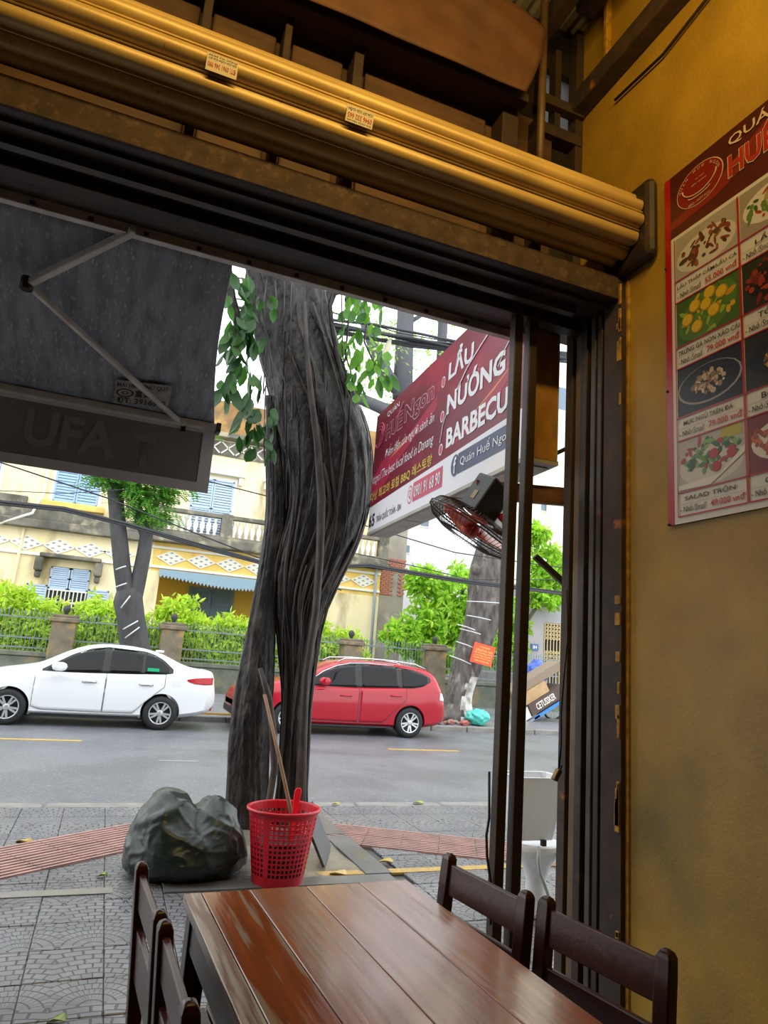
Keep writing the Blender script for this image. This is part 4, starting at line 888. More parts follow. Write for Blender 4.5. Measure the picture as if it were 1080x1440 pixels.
# forked street tree by the white car
tbark = mat('street_bark', '49484a', .7, c2='3a393a', scale=4, bump=.4, stretch=(2, 2, .6))
f1 = thing('forked_tree', (.7, 17.2, .06), 'dark forked street tree tied with white cord behind the white sedan', 'tree')
def tw(pts, y): return [at(px, py, 1, y) for px, py in pts]
low = tw([(196, 990), (190, 910), (184, 868), (180, 845)], 17.2)
MB().tube([V((low[0].x + .1, 17.2, .05))] + low[1:] + tw([(182, 835), (183, 828), (184, 822)], 17.2), [.40, .33, .31, .33, .30, .22, .06], 14).build('trunk', tbark, f1, True)
MB().tube(tw([(184, 872), (180, 850), (172, 800), (166, 740), (161, 680), (156, 600), (150, 480)], 17.2), [.2, .22, .20, .19, .18, .16, .12], 12).build('limb', tbark, f1, True)
MB().tube(tw([(184, 875), (185, 852), (194, 820), (202, 780), (206, 752), (196, 728), (190, 700), (194, 640)], 17.2), [.2, .21, .18, .17, .16, .13, .10, .08], 12).build('limb', tbark, f1, True)
cord = mat('white_cord', 'd5d8da', .5)
for (a, b) in (((163, 801), (177, 796)), ((162, 826), (178, 820)), ((170, 855), (183, 838)), ((173, 885), (194, 873)), ((176, 897), (196, 882))):
    p, q = at(*a, 1, 16.82), at(*b, 1, 16.82); MB().tube([p, (p + q) / 2 + V((0, -.06, 0)), q], .016, 5).build('cord', cord, f1, True)
m = MB(); fl = leafmat('fern_leaf', '5f9a35', .3, .5)
cs = [(at(px, py, 1, 17.0), (.45, .5, .22)) for px, py in ((140, 672), (165, 668), (190, 676), (215, 690), (232, 680), (210, 705), (225, 725), (200, 720), (185, 690), (240, 690), (150, 660), (200, 655))] + [(at(px, py, 1, 17.2), (1.1, 1.0, .6)) for px, py in ((150, 560), (230, 580), (180, 500))]
for c, rad in cs:
    for _ in range(40):
        q = V(c) + V((rs_.gauss(0, .5) * rad[0], rs_.gauss(0, .5) * rad[1], rs_.gauss(0, .5) * rad[2])); d = V((rs_.uniform(-1, 1), rs_.uniform(-1, 1), rs_.uniform(-.9, .1))).normalized(); b = d.cross(V((0, 0, 1))).normalized()
        for k in range(7):
            for sg_ in (-1, 1):
                p = q + d * k * .06; m.add([p, p + b * sg_ * .05 + d * .045, p + b * sg_ * .11 + d * .03, p + b * sg_ * .05 - d * .005], [(0, 1, 2, 3)])
f = m.build('foliage', fl, f1); f['kind'] = 'stuff'
# leaning trunk with red notice
t2 = thing('leaning_tree', (8.8, 16.7, 0), 'thick leaning street tree with lime-washed foot and a red notice', 'tree')
bark2 = mat('old_bark', '6c6661', .75, c2='3c3836', scale=3.5, detail=8, stretch=(2, 2, .7), bump=.8, bscale=7, bdist=.05, c3='8b857e', c3scale=2.5, c3lo=.6, c3hi=.7); limewash = mat('limewash', 'c9c5bf', .8, c2='8c8680', scale=4, lo=.45, hi=.6)
prof = [(1020, 612, 668), (990, 622, 662), (960, 632, 668), (930, 640, 680), (900, 648, 692), (870, 656, 701), (840, 661, 704), (800, 662, 706), (780, 668, 706), (750, 676, 708), (700, 680, 712), (600, 684, 716), (520, 688, 716)]
rings = []
pr3 = sorted([((at(l, py, 1, 16.7).z + at(r, py, 1, 16.7).z) / 2, (at(l, py, 1, 16.7).x + at(r, py, 1, 16.7).x) / 2, (at(r, py, 1, 16.7) - at(l, py, 1, 16.7)).x / 2) for py, l, r in prof])
pr3[0] = (.0, pr3[0][1], pr3[0][2] * 1.1)
for i in range(61):
    z = lerp(pr3[0][0], pr3[-1][0], i / 60); cx_ = sinterp([(q[0], q[1]) for q in pr3], z); w_ = sinterp([(q[0], q[2]) for q in pr3], z)
    rings.append([V((cx_ + math.cos(t) * w_ * g, 16.7 + math.sin(t) * w_ * .9 * g, z)) for t in [2 * math.pi * j / 28 for j in range(28)] for g in [1 + .12 * noise.noise((math.cos(t) * 2, math.sin(t) * 2, z * .8)) + .05 * noise.noise((math.cos(t) * 6, math.sin(t) * 6, z * 2))]])
k = MB()
k.loft(rings, True); o = k.build('trunk', [bark2, limewash], t2, True, fix=True)
for p in o.data.polygons:
    c = p.center + o.matrix_basis.translation + V((8.8, 16.7, 0))
    if c.z < 1.15 + .35 * noise.noise((c.x * 3, c.z * 2, 0)) and p.center.x > sinterp([(q[0], q[1]) for q in pr3], c.z) - 8.8 - .05 + .15 * noise.noise((c.z * 4, 0, 1)): p.material_index = 1
for (px, py, r) in ((672, 800, .16), (688, 905, .12), (700, 860, .10)): 
    c = at(px, py, 1, 16.2); bm2 = MB(); bm2.lathe([(.01, -.1), (r * .8, -.06), (r, 0), (r * .6, .06), (.01, .08)], 10, (c.x, 16.35, c.z), 'y'); bm2.build('burl', bark2, t2, True)
for (a, b) in (((647, 878), (668, 886)), ((650, 884), (676, 892)), ((645, 902), (668, 912)), ((636, 922), (662, 934)), ((660, 845), (702, 848)), ((660, 865), (690, 872))):
    p, q = at(*a, 1, 15.95), at(*b, 1, 15.95); MB().tube([p + V((0, .15, 0)), (p + q) / 2, q + V((0, .0, 0))], .014, 5).build('cord', cord, t2, True)
nq = [at(*p, 1, 15.9) for p in ((660.5, 930), (690, 938), (697, 911), (667.5, 902.5))]; nU = (nq[1] - nq[0]); nW = nq[3] - nq[0]; nw, nh = nU.length, nW.length; nU.normalize(); nW.normalize()
nt_ = thing('notice_board', nq[0], 'small red notice with yellow lines of writing tied to the leaning trunk', 'notice')
MB().prism(rect(0, 0, nw, nh), nq[0], nU, nW, .02).build('plate', mat('notice_red', 'ef5236', .5), nt_); MB().prism(rect(.02, .02, nw - .02, nh - .02), nq[0] + nU.cross(nW) * .012, nU, nW, .012).build('field', mat('notice_red2', 'f2542a', .5), nt_)
ny = mat('notice_yellow', 'ffd070', .5)
for body, f0, fh, a, w in (('THÔNG BÁO', .80, .09, .25, .5), ('CẤM ĐỔ RÁC THẢI', .62, .15, .1, .8), ('nơi công cộng, vỉa hè', .48, .11, .07, .85), ('bỏ rác đúng nơi quy định', .36, .09, .1, .8), ('vi phạm sẽ bị xử phạt', .24, .09, .08, .83), ('XIN CẢM ƠN', .10, .10, .15, .7)):
    text(body, nq[0] + nU * nw * a + nW * nh * f0, nU, nW, nw * w, nh * fh, ny, nt_, .02, lift=.032)
rb = thing('rubble_pile', (8.6, 16.0, .02), 'low pile of broken brick and rubble at the leaning tree foot', 'rubble')
for i in range(26):
    m_ = mat('rubble_red', 'a8635a', .8) if i % 2 else mat('rubble_grey', '8b8078', .8); c = V((rs_.uniform(7.55, 8.9), rs_.uniform(15.75, 16.15), .03)); bmz = boxmesh('rubble', rs_.uniform(.05, .2), rs_.uniform(.05, .15), rs_.uniform(.04, .12), m_, .01)
    piece('rubble_piece', bmz, c + V((0, 0, .02)), rb, (rs_.uniform(-.4, .4), rs_.uniform(-.4, .4), rs_.uniform(0, 3)))
bm = bmesh.new(); bmesh.ops.create_icosphere(bm, subdivisions=4, radius=1); pc_ = at(672, 1013, 1, 16.0)
for v in bm.verts:
    d = v.co.copy(); g = 1 + .35 * noise.noise(d * 2.3) + .15 * (1 - abs(noise.noise(d * 5))); v.co = V((d.x * .27 * g, d.y * .22 * g, max(-.15, d.z * .19 * g + .06 * d.x * d.x)))
for f in bm.faces: f.smooth = True
me = bpy.data.meshes.new('teal_bag'); bm.to_mesh(me); bm.free(); me.materials.append(mat('teal_plastic', '3fb3a8', .4, c2='5cc9bd', scale=8)); o = bpy.data.objects.new('plastic_bag', me); COL.objects.link(o); o.location = (pc_.x, 16.0, .17); tag(o, 'crumpled teal plastic bag at the foot of the leaning tree', 'bag')
# far branches and crown over the road, seen above the sign
up = thing('roadside_tree', (10.0, 15.5, 0), 'tall bare-limbed roadside tree with sparse foliage seen above the red sign', 'tree')
gbark = mat('far_bark', '55565c', .7)
for pts, rad in (([(566, 560), (568, 500), (570, 450), (572, 400), (576, 300)], [.28, .26, .24, .22, .2]), ([(570, 560), (545, 530), (530, 500), (520, 470), (500, 420)], [.2, .2, .18, .16, .12]), ([(560, 585), (535, 573), (505, 560), (495, 553)], [.2, .17, .15, .12]),
                 ([(620, 520), (622, 470), (624, 430), (628, 380)], [.14, .14, .14, .12]), ([(572, 455), (590, 445), (605, 436), (622, 432)], [.07, .05, .05, .04])):
    MB().tube(tw(pts, 15.5), rad, 8).build('branch', gbark, up, True)
MB().tube([V((9.9, 18.6, .1))] + tw([(660, 930)], 18.6) + tw([(682, 800)], 18.4) + tw([(695, 700)], 18.0) + tw([(660, 620)], 17) + tw([(600, 585), (570, 570), (568, 540)], 15.6), [.36, .34, .3, .28, .28, .28, .28, .26], 10).build('trunk', gbark, up, True)
m = MB()
for _ in range(110):
    px, py = rs_.uniform(470, 680), rs_.uniform(360, 580); c = at(px, py, 1, 15.5 + rs_.uniform(-1, 2)); leaves(m, c, (.55, .5, .35), 22, .14, rs_, .1, .0)
f = m.build('foliage', leafmat('canopy_leaf', 'a9cf6a', .3, .6), up); f['kind'] = 'stuff'
# overhead cables
cab = mat('black_cable', '26282c', .5)
def cable(pts, y, r, lb, n=1, sp_=0):
    P_ = [at(px, py, 1, y) for px, py in pts]
    c = thing('overhead_cable', P_[len(P_) // 2], lb, 'cable', 'overhead cables')
    for i in range(n):
        off = V((0, rs_.uniform(-sp_, sp_), rs_.uniform(-sp_, sp_))) if n > 1 else V((0, 0, 0)); MB().tube([p + off + (V((0, 0, rs_.uniform(-sp_, sp_) * .4)) if n > 1 else off) for p in P_], r, 5).build('strand', cab, c, True)
cable([(-260, 655), (0, 706), (90, 716), (180, 738), (290, 770), (400, 800), (520, 795), (640, 815), (800, 836), (1000, 850)], 13.8, .018, 'thick cable bundle crossing in front of the villa balcony', 5, .035)
cable([(-260, 590), (0, 650), (150, 700), (250, 740), (340, 775), (480, 830)], 13.2, .014, 'single cable slanting down from upper left past the forked tree')
cable([(180, 640), (298, 678), (385, 700), (500, 735), (640, 777), (800, 800)], 12.8, .012, 'thin cable passing behind the fig trunk below the awning corner')
cable([(500, 778), (600, 800), (660, 815), (790, 815)], 14.2, .010, 'thin cable just above the thick bundle right of the fig trunk')
cable([(-200, 690), (0, 690), (90, 694), (180, 688)], 14.5, .008, 'thin cable level with the villa sill at far left')
cable([(330, 445), (470, 462), (520, 470), (580, 481), (650, 492), (800, 505)], 8.5, .022, 'heavy black cable bundle hung with a rag above the red sign', 9, .085)
cable([(330, 390), (470, 412), (560, 430), (650, 452), (800, 480)], 9.0, .010, 'thin cable high above the red sign close to the lintel')
cable([(330, 420), (470, 440), (560, 468), (640, 482), (800, 500)], 8.8, .010, 'thin cable running just above the heavy bundle')

# ------------------------------------------------------------------ cars
tyre_m = mat('tyre', '1c1c1d', .7); rim_m = mat('alloy_rim', 'c3c5c8', .3, .6); glass_m = mat('car_glass', '0d1013', .05, spec=.28); seam_m = mat('door_seam', '55585a', .6); chrome = mat('chrome', 'c9ccce', .15, .9); trim_b = mat('black_trim', '17181a', .45); lampr = mat('tail_red', 'b3121c', .15)
lampw = mat('lamp_clear', 'd5dadd', .1); amber = mat('lamp_amber', 'd9661c', .2)
def car(label, cat, X0, Y0, L, Wd, top, belt, bot, plan, gw, paint, wheels, wr, doors, wins, handles, zoff=-.12, spokes=10):
    """x runs from the nose (0) to the tail (L), side -1 is the one nearer the shop"""
    t = thing(cat[1], (X0 + L / 2, Y0 + Wd / 2, zoff), label, 'car'); yc = Y0 + Wd / 2
    hw = Wd / 2
    def section(x):
        zt, zb0 = sinterp(top, x), sinterp(bot, x); zb = min(sinterp(belt, x), zt - .05); w = hw * sinterp(plan, x)
        s = [(w * .86, zb0), (w * .965, zb0 + .07), (w * .995, lerp(zb0 + .07, zb, .38)), (w, lerp(zb0, zb, .62)), (w * .985, zb - .06), (w * .95, zb)]
        gh = zt - zb; wg = hw * gw * min(1, sinterp(plan, x) + .02); r = min(1, gh / .35)
        wt = lerp(w * .86, wg, r)
        s += [(lerp(w * .95, wt, .40), zb + gh * .40), (lerp(w * .95, wt, .78), zb + gh * .78), (wt * .93, zb + gh * .93), (wt * .72, zb + gh * .985), (wt * .3, zt), (0, zt)]
        return s
    def side_w(x, z):
        s = section(x)
        for (a, b), (c, d) in zip(s, s[1:]):
            if b <= z <= d + 1e-6: return a + (c - a) * (z - b) / max(d - b, 1e-6)
        return s[0][0] if z < s[0][1] else s[-1][0]
    N_ = 70; xs = [L * (.5 - .5 * math.cos(math.pi * i / N_)) * 1.0 for i in range(N_ + 1)]; xs = [lerp(x, L * i / N_, .6) for i, x in enumerate(xs)]
    rings = []
    for x in xs:
        s = section(x); rings.append([V((X0 + x, yc - w, z + zoff)) for w, z in s] + [V((X0 + x, yc + w, z + zoff)) for w, z in reversed(s[:-1])])
    m = MB(); m.loft(rings); body = m.build('body', paint, t, True, fix=True)
    # wheel arches are really cut out of the body
    cut = MB()
    for wx in wheels: cut.lathe([(wr + .045, -hw - .2), (wr + .045, hw + .2)], 40, (X0 + wx, yc, wr + zoff), 'y')
    co = cut.build('cut', paint, fix=True)
    md = body.modifiers.new('arch', 'BOOLEAN'); md.object = co; md.operation = 'DIFFERENCE'; md.solver = 'EXACT'
    dg = bpy.context.evaluated_depsgraph_get(); me = bpy.data.meshes.new_from_object(body.evaluated_get(dg)); body.modifiers.clear(); body.data = me; bpy.data.objects.remove(co); me.set_sharp_from_angle(angle=math.radians(40))
    ar = MB()
    for wx in wheels:
        for i in range(18):
            a, b = math.pi * i / 18, math.pi * (i + 1) / 18; r = wr + .05
            ar.add([V((X0 + wx + r * math.cos(q), yc + s_ * hw * .93, wr + zoff + r * math.sin(q))) for q, s_ in ((a, -1), (b, -1), (b, 1), (a, 1))], [(0, 1, 2, 3)])
    ar.build('wheel_liner', trim_b, t)
    def patch(name, xs_, lo, hi, off, m_, side=-1, nz=8, parent=None):
        k = MB(); n = len(xs_) * 4; x0, x1 = xs_[0], xs_[-1]
        lo_t, hi_t = list(zip(xs_, lo)), list(zip(xs_, hi))
        def P(u, w):
            x = lerp(x0, x1, u); z = lerp(interp(lo_t, x), interp(hi_t, x), w); return V((X0 + x, yc + side * (side_w(x, z) + off), z + zoff))
        k.grid(P, n, nz); o = k.build(name, m_, parent or t, True); sm = o.modifiers.new('thick', 'SOLIDIFY'); sm.thickness = .008; sm.offset = 0; return o
    for side in (-1, 1):
        D = []
        for xs_, lo, hi in doors: D.append(patch('door', xs_, lo, hi, .004, paint, side, 12))
        for (xs_, lo, hi, mm, off) in wins: patch('window_trim' if off < .003 else 'window' if mm is glass_m else ('pillar' if mm is trim_b else ('tail_light' if mm is lampr else 'panel')), xs_, lo, hi, off, mm, side)
        for (xs_, lo, hi), dd in zip(doors, D):
            for xe, a, b in ((xs_[0], lo[0], hi[0]), (xs_[-1], lo[-1], hi[-1])):
                MB().tube([V((X0 + xe, yc + side * (side_w(xe, z) + .004), z + zoff)) for z in [lerp(a, b, i / 8) for i in range(9)]], .006, 4).build('door_seam', seam_m, dd)
            MB().tube([V((X0 + x_, yc + side * (side_w(x_, interp(list(zip(xs_, lo)), x_)) + .004), interp(list(zip(xs_, lo)), x_) + zoff)) for x_ in [lerp(xs_[0], xs_[-1], i / 16) for i in range(17)]], .006, 4).build('door_seam', seam_m, dd)
        for (hx, hz), dd in zip(handles, D):
            yb = yc + side * (side_w(hx, hz) + .028)
            MB().tube([V((X0 + hx - .12, yb - side * .025, hz + zoff)), V((X0 + hx - .08, yb, hz + zoff + .004)), V((X0 + hx + .08, yb, hz + zoff + .004)), V((X0 + hx + .12, yb - side * .025, hz + zoff))], .018, 8).build('handle', cat[2], dd, True)
    for wx in wheels:
        for side in (-1, 1):
            yo = yc + side * (hw - .11); c = V((X0 + wx, yo, wr + zoff)); rw = wr * .66
            k = MB(); k.lathe([(rw, side * .10), (wr * .80, side * .108), (wr * .95, side * .09), (wr, side * .05), (wr, -side * .08), (wr * .93, -side * .1), (rw, -side * .1)], 36, c, 'y', False); w_ = k.build('wheel', tyre_m, t, True, fix=True)
            k = MB(); k.lathe([(rw, side * .10), (rw * .95, side * .10), (rw * .90, side * .05), (rw * .9, -side * .02), (.02, -side * .02)], 32, c, 'y', False); rm = k.build('rim', mat('rim_dark', '5c5e62', .4, .5), w_, True)
            sp_ = MB()
            for i in range(spokes):
                a = 2 * math.pi * i / spokes + (.12 if i % 2 else -.12) * (spokes == 10); d = V((math.cos(a), 0, math.sin(a))); sp_.bar(c + d * .03 + V((0, side * .085, 0)), c + d * rw * .95 + V((0, side * .095, 0)), .034, .022, (0, 1, 0))
            q = sp_.build('spokes', rim_m, w_); q.name = 'spoke'; q['kind'] = 'stuff'
            k = MB(); k.lathe([(rw * 1.0, side * .104), (rw * .92, side * .106), (rw * .90, side * .09)], 32, c, 'y', False); k.build('rim_lip', rim_m, w_, True)
            k = MB(); k.lathe([(.055, side * .07), (.055, side * .10), (.04, side * .108), (.005, side * .108)], 16, c, 'y', False); k.build('hub_cap', rim_m, w_, True)
    return t, side_w, yc
wpaint = mat('white_car_paint', 'e6e9ec', .18, spec=.6)
sx0, sy0 = -2.31, 13.72
sed, sw1, yc1 = car('white saloon car parked at the far kerb on the left', ('car', 'white_sedan', chrome), sx0, sy0, 4.425, 1.73,
    [(0, .62), (.12, .76), (.5, .90), (1.0, 1.0), (1.25, 1.07), (1.75, 1.33), (2.1, 1.445), (2.5, 1.478), (2.95, 1.455), (3.35, 1.37), (3.75, 1.205), (4.0, 1.13), (4.2, 1.105), (4.33, 1.09), (4.40, .95), (4.425, .75)],
    [(0, .56), (.3, .74), (1.0, .90), (2, .95), (3, .985), (3.7, 1.02), (4.3, 1.03), (4.425, .7)],
    [(0, .32), (.3, .22), (1, .19), (3.4, .20), (4.0, .26), (4.3, .34), (4.425, .42)],
    [(0, .62), (.08, .78), (.3, .92), (.8, .985), (2, 1), (3.4, .995), (4.0, .955), (4.3, .88), (4.425, .74)], .70, wpaint, (.88, 3.43), .305,
    [([1.25, 1.4, 2.41], [.34, .29, .28], [.90, .915, .955]), ([2.425, 2.95, 3.12, 3.45], [.28, .285, .48, .78], [.956, .975, .985, 1.0])],
    [([1.34, 1.8, 2.1, 2.38, 3.04, 3.22, 3.4, 3.58], [.945, .945, .95, .96, .98, .985, .995, 1.03], [.975, 1.262, 1.382, 1.428, 1.395, 1.345, 1.255, 1.10], trim_b, .0025), ([1.42, 1.8, 2.1, 2.33], [.965, .96, .965, .975], [1.0, 1.24, 1.36, 1.41], glass_m, .006), ([2.45, 2.75, 3.02], [.98, .985, .995], [1.412, 1.402, 1.372], glass_m, .006),
     ([3.06, 3.2, 3.36, 3.5], [1.0, 1.005, 1.015, 1.03], [1.365, 1.325, 1.24, 1.12], glass_m, .006), ([3.85, 4.0, 4.2, 4.34], [.905, .86, .85, .86], [.935, .965, .985, .99], lampr, .006)], [(2.14, .80), (3.12, .80)])
MB().loft([[V((sx0 + 1.62 + a * r * .13, sy0 - .11 + b * .085, .92 + h)) for a, b in [(math.cos(q), math.sin(q)) for q in [2 * math.pi * i / 14 for i in range(14)]]] for h, r in ((-.075, .45), (-.055, .8), (0, 1.0), (.05, .85), (.075, .45))]).build('mirror', wpaint, sed, True)
MB().box((sx0 + 3.26, yc1 - .03, 1.27), (sx0 + 3.42, yc1 + .03, 1.31)).build('roof_fin', wpaint, sed, bevel=.012)
MB().box((sx0 + 3.11, yc1 - sw1(3.2, 1.05) - .012, .90), (sx0 + 3.32, yc1 - sw1(3.2, 1.05) - .002, .985)).build('green_sticker', mat('green_sticker', '1fb37a', .4), sed)
MB().box((sx0 + 4.30, sy0 + .22, .25), (sx0 + 4.385, sy0 + .30, .31)).build('reflector', lampr, sed)
MB().prism(rect(0, 0, .16, .13), (sx0 + 3.58, yc1 - sw1(3.66, .86) - .004, .68), (1, 0, 0), (0, 0, 1), .004).build('fuel_flap', wpaint, sed, bevel=.006)
MB().box((sx0 + 1.25, sy0 + .06, .06), (sx0 + 3.05, sy0 + .12, .10)).build('sill', trim_b, sed)
rpaint = mat('red_car_paint', 'a80a24', .16, spec=.6)
rx0, ry0 = 2.52, 13.78
wag, sw2, yc2 = car('red estate car with silver roof rails behind the fig tree', ('car', 'red_estate', mat('red_handle', 'b01028', .2)), rx0, ry0, 4.62, 1.765,
    [(0.0, .62), (0.1, .78), (0.645, .97), (1.145, 1.06), (1.295, 1.09), (1.745, 1.33), (2.145, 1.475), (2.645, 1.53), (3.345, 1.525), (3.945, 1.475), (4.245, 1.40), (4.425, 1.2), (4.545, 1.0), (4.595, .8), (4.62, .6)],
    [(0.0, .55), (0.3, .76), (1.145, .92), (2.145, .97), (3.145, 1.0), (3.945, 1.05), (4.345, 1.07), (4.595, .75), (4.62, .55)],
    [(0.0, .30), (0.3, .21), (1.145, .19), (3.745, .20), (4.345, .26), (4.62, .34)],
    [(0.0, .62), (0.08, .86), (0.3, .92), (0.945, .985), (2.145, 1), (3.745, .995), (4.295, .95), (4.525, .87), (4.62, .76)], .72, rpaint, (1.065, 3.71), .315,
    [([1.345, 1.545, 2.525], [.34, .29, .28], [.91, .93, .975]), ([2.54, 3.095, 3.295, 3.595], [.28, .285, .5, .78], [.976, 1.0, 1.005, 1.02])],
    [([1.44, 1.845, 2.145, 2.5, 3.43, 3.745, 3.995, 4.19], [.965, .968, .97, .975, 1.01, 1.025, 1.07, 1.18], [1.03, 1.292, 1.412, 1.465, 1.447, 1.412, 1.352, 1.26], trim_b, .0025), ([1.525, 1.845, 2.145, 2.465], [.985, .985, .985, .99], [1.06, 1.27, 1.39, 1.445], glass_m, .006), ([2.585, 2.945, 3.425], [.995, 1.005, 1.03], [1.45, 1.455, 1.43], glass_m, .006),
     ([3.505, 3.745, 3.995, 4.145], [1.035, 1.045, 1.09, 1.19], [1.42, 1.39, 1.33, 1.27], glass_m, .006),
     ([4.415, 4.505, 4.565], [.80, .79, .80], [.95, .95, .93], lampw, .006), ([.02, .14, .34], [.62, .63, .68], [.66, .74, .80], amber, .006)], [(2.225, .80), (3.345, .85)])
MB().loft([[V((rx0 + 1.72 + a * r * .13, ry0 - .11 + b * .085, .95 + h)) for a, b in [(math.cos(q), math.sin(q)) for q in [2 * math.pi * i / 14 for i in range(14)]]] for h, r in ((-.075, .45), (-.055, .8), (0, 1.0), (.05, .85), (.075, .45))]).build('mirror', rpaint, wag, True)
for s in (-1, 1): MB().tube([V((rx0 + .145 + x, yc2 + s * .55, z - .12)) for x, z in ((1.95, 1.47), (2.1, 1.545), (2.6, 1.575), (3.2, 1.57), (3.75, 1.53), (4.0, 1.44))], .016, 6).build('roof_rail', chrome, wag, True)
MB().tube([V((rx0 + .145 + x, yc2 - sw2(x + .145, z) - .006, z - .12)) for x, z in ((1.32, 1.05), (1.6, 1.25), (1.9, 1.385), (2.2, 1.455), (2.6, 1.48), (3.2, 1.47))], .012, 6).build('window_chrome', chrome, wag, True)
MB().box((rx0 + 1.4, ry0 + .06, .06), (rx0 + 3.3, ry0 + .12, .10)).build('sill', trim_b, wag)
MB().box((rx0 + .0, ry0 + .45, .36), (rx0 + .04, ry0 + 1.3, .46)).build('plate', lampw, wag); MB().box((rx0 - .004, ry0 + .3, .20), (rx0 + .1, ry0 + 1.46, .32)).build('grille', trim_b, wag)

# ------------------------------------------------------------------ garden wall, fence and gate pillars
FY = 20.0
wallm = mat('mossy_wall', '767a6c', .7, c2='5d6354', scale=3, bump=.4, c3='8d7f5c', c3scale=2); gm = mat('fence_steel', '7f898d', .5, .2)
fn_ = thing('iron_fence', (2, FY, .18), 'long grey iron railing fence on a mossy low wall before the villa', 'fence')
MB().box((-9, FY, .12), (16, FY + .3, .86)).build('base_wall', wallm, fn_, bevel=.02); MB().box((-9, FY - .05, .86), (16, FY + .35, .98)).build('wall_coping', wallm, fn_, bevel=.02); MB().box((-9, FY - .08, .10), (16, FY, .34)).build('plinth', wallm, fn_)
for z in (1.05, 1.30, 1.82): MB().box((-9, FY + .12, z), (16, FY + .16, z + .035)).build('rail', gm, fn_)
pk = MB().lathe([(.009, 0), (.009, .92), (.017, .93), (.02, .96), (.003, 1.06)], 6).mesh('picket', gm)
for i in range(190):
    x = -3.6 + i * .098
    if any(abs(x - c) < .3 for c in (-1.08, 1.68, 6.95, 9.8)): continue
    piece('picket', pk, (x, FY + .14, .98), fn_, None, (1, 1, 1 if i % 6 else 1.08))
pillm = mat('pillar_plaster', '8d8068', .75, c2='6c6656', scale=3, bump=.5, c3='c29a4a', c3scale=2.2, c3lo=.52, c3hi=.7)
for x, zt, lb in ((-1.08, 1.98, 'grey gate pillar with a round finial behind the white car bonnet'), (1.68, 2.02, 'mottled yellow pillar of the fence right of the forked tree'), (6.95, 2.0, 'stained fence pillar between the fig tree and the red car rear'), (9.8, 2.05, 'stained fence pillar just left of the leaning trunk')):
    g = thing('gate_pillar', (x, FY + .15, .15), lb, 'pillar', 'fence pillars')
    MB().box((x - .29, FY - .16, .12), (x + .29, FY + .44, zt - .2)).build('shaft', pillm, g, bevel=.02); MB().box((x - .36, FY - .23, .12), (x + .36, FY + .51, .5)).build('foot', pillm, g, bevel=.02)
    MB().box((x - .36, FY - .22, zt - .2), (x + .36, FY + .50, zt - .08)).build('cap', pillm, g, bevel=.03); MB().box((x - .30, FY - .16, zt - .08), (x + .30, FY + .44, zt)).build('cap', pillm, g, bevel=.02)
    MB().lathe([(.05, 0), (.05, .04), (.07, .07), (.10, .14), (.08, .21), (.03, .25), (.005, .26)], 14, (x, FY + .15, zt)).build('finial', mat('dark_finial', '3c3d3e', .6), g, True)

# ------------------------------------------------------------------ the yellow villa
HY = 26.0
hw_y = mat('villa_yellow', 'f6e8c4', .8, c2='f0dcab', scale=.6, c3='a2906a', c3scale=1.3, c3lo=.55, c3hi=.74, stretch=(1, 1, .35))
hw_o = mat('villa_orange', 'f2cf7a', .8, c2='e9bb5c', scale=.8, stretch=(1, 1, .4), c3='b9986a', c3scale=1.2, c3lo=.57, c3hi=.8)
stain = mat('stained_cornice', '807b6f', .8, c2='55534a', scale=1.5, bump=.3, c3='aba188', c3scale=2); w_trim = mat('villa_white', 'e9e6dc', .7)
sb = mat('shutter_blue', 'b4c8e0', .6); sb2 = mat('awning_blue', '8ca7b8', .6); ochre = mat('veranda_ochre', 'c8a03c', .8); dkb = mat('door_blue', '6d7f8b', .6); dark_in = mat('dark_inside', '33383c', .8)
vl = thing('yellow_villa', (2, HY, .18), 'old yellow two-storey villa with blue shutters and stained balcony', 'house')
def vb_(name, lo, hi, m, bev=0): return MB().box(lo, hi).build(name, m, vl, bevel=bev)
vb_('wall', (-10, HY, .1), (1.12, HY + .4, 9.4), hw_y); vb_('wall', (1.12, HY, 3.9), (10.0, HY + .4, 5.0), hw_o); vb_('wall', (1.12, HY + .35, 5.0), (10.0, HY + .7, 10.9), hw_y)
vb_('wall', (6.6, HY, .1), (10.0, HY + .4, 3.9), hw_y); vb_('veranda_wall', (1.12, HY + 2.2, .1), (6.6, HY + 2.4, 3.9), ochre); vb_('pillar', (1.12, HY - .05, .1), (1.45, HY + .35, 3.95), hw_y); vb_('veranda_floor', (1.12, HY, .1), (6.6, HY + 2.4, .35), stain); vb_('veranda_ceiling', (1.12, HY + .4, 3.85), (6.6, HY + 2.4, 3.95), ochre)
vb_('cornice', (-10, HY - .35, 4.93), (1.0, HY + .1, 5.22), stain, .03); vb_('cornice', (1.0, HY - .5, 5.0), (10.1, HY + .35, 5.38), stain, .04); vb_('ledge', (-10, HY - .2, 5.22), (1.0, HY + .1, 5.62), stain, .03)
for z, m in ((4.12, w_trim), (4.83, w_trim)): vb_('moulding', (1.05, HY - .08, z - .06), (10.0, HY + .02, z + .03), m, .01)
vb_('moulding', (-10, HY - .08, 4.02), (1.05, HY + .02, 4.12), w_trim, .01)
vb_('roof_cornice', (-10, HY - .5, 9.4), (1.1, HY + .5, 9.6), stain); vb_('roof_cornice', (1.0, HY - .15, 9.36), (10.1, HY + .8, 9.55), stain, .03); vb_('parapet', (1.1, HY + .2, 9.55), (10.0, HY + .6, 10.9), mat('stained_parapet', 'c59a58', .8, c2='8c6a42', scale=1.2, c3='6b5c48', c3scale=1.5, c3lo=.5, c3hi=.7)); vb_('roof', (-10, HY + .4, 9.5), (10, HY + 9, 9.7), stain)
vb_('frieze', (1.1, HY + .28, 8.72), (10.0, HY + .4, 9.3), stain)
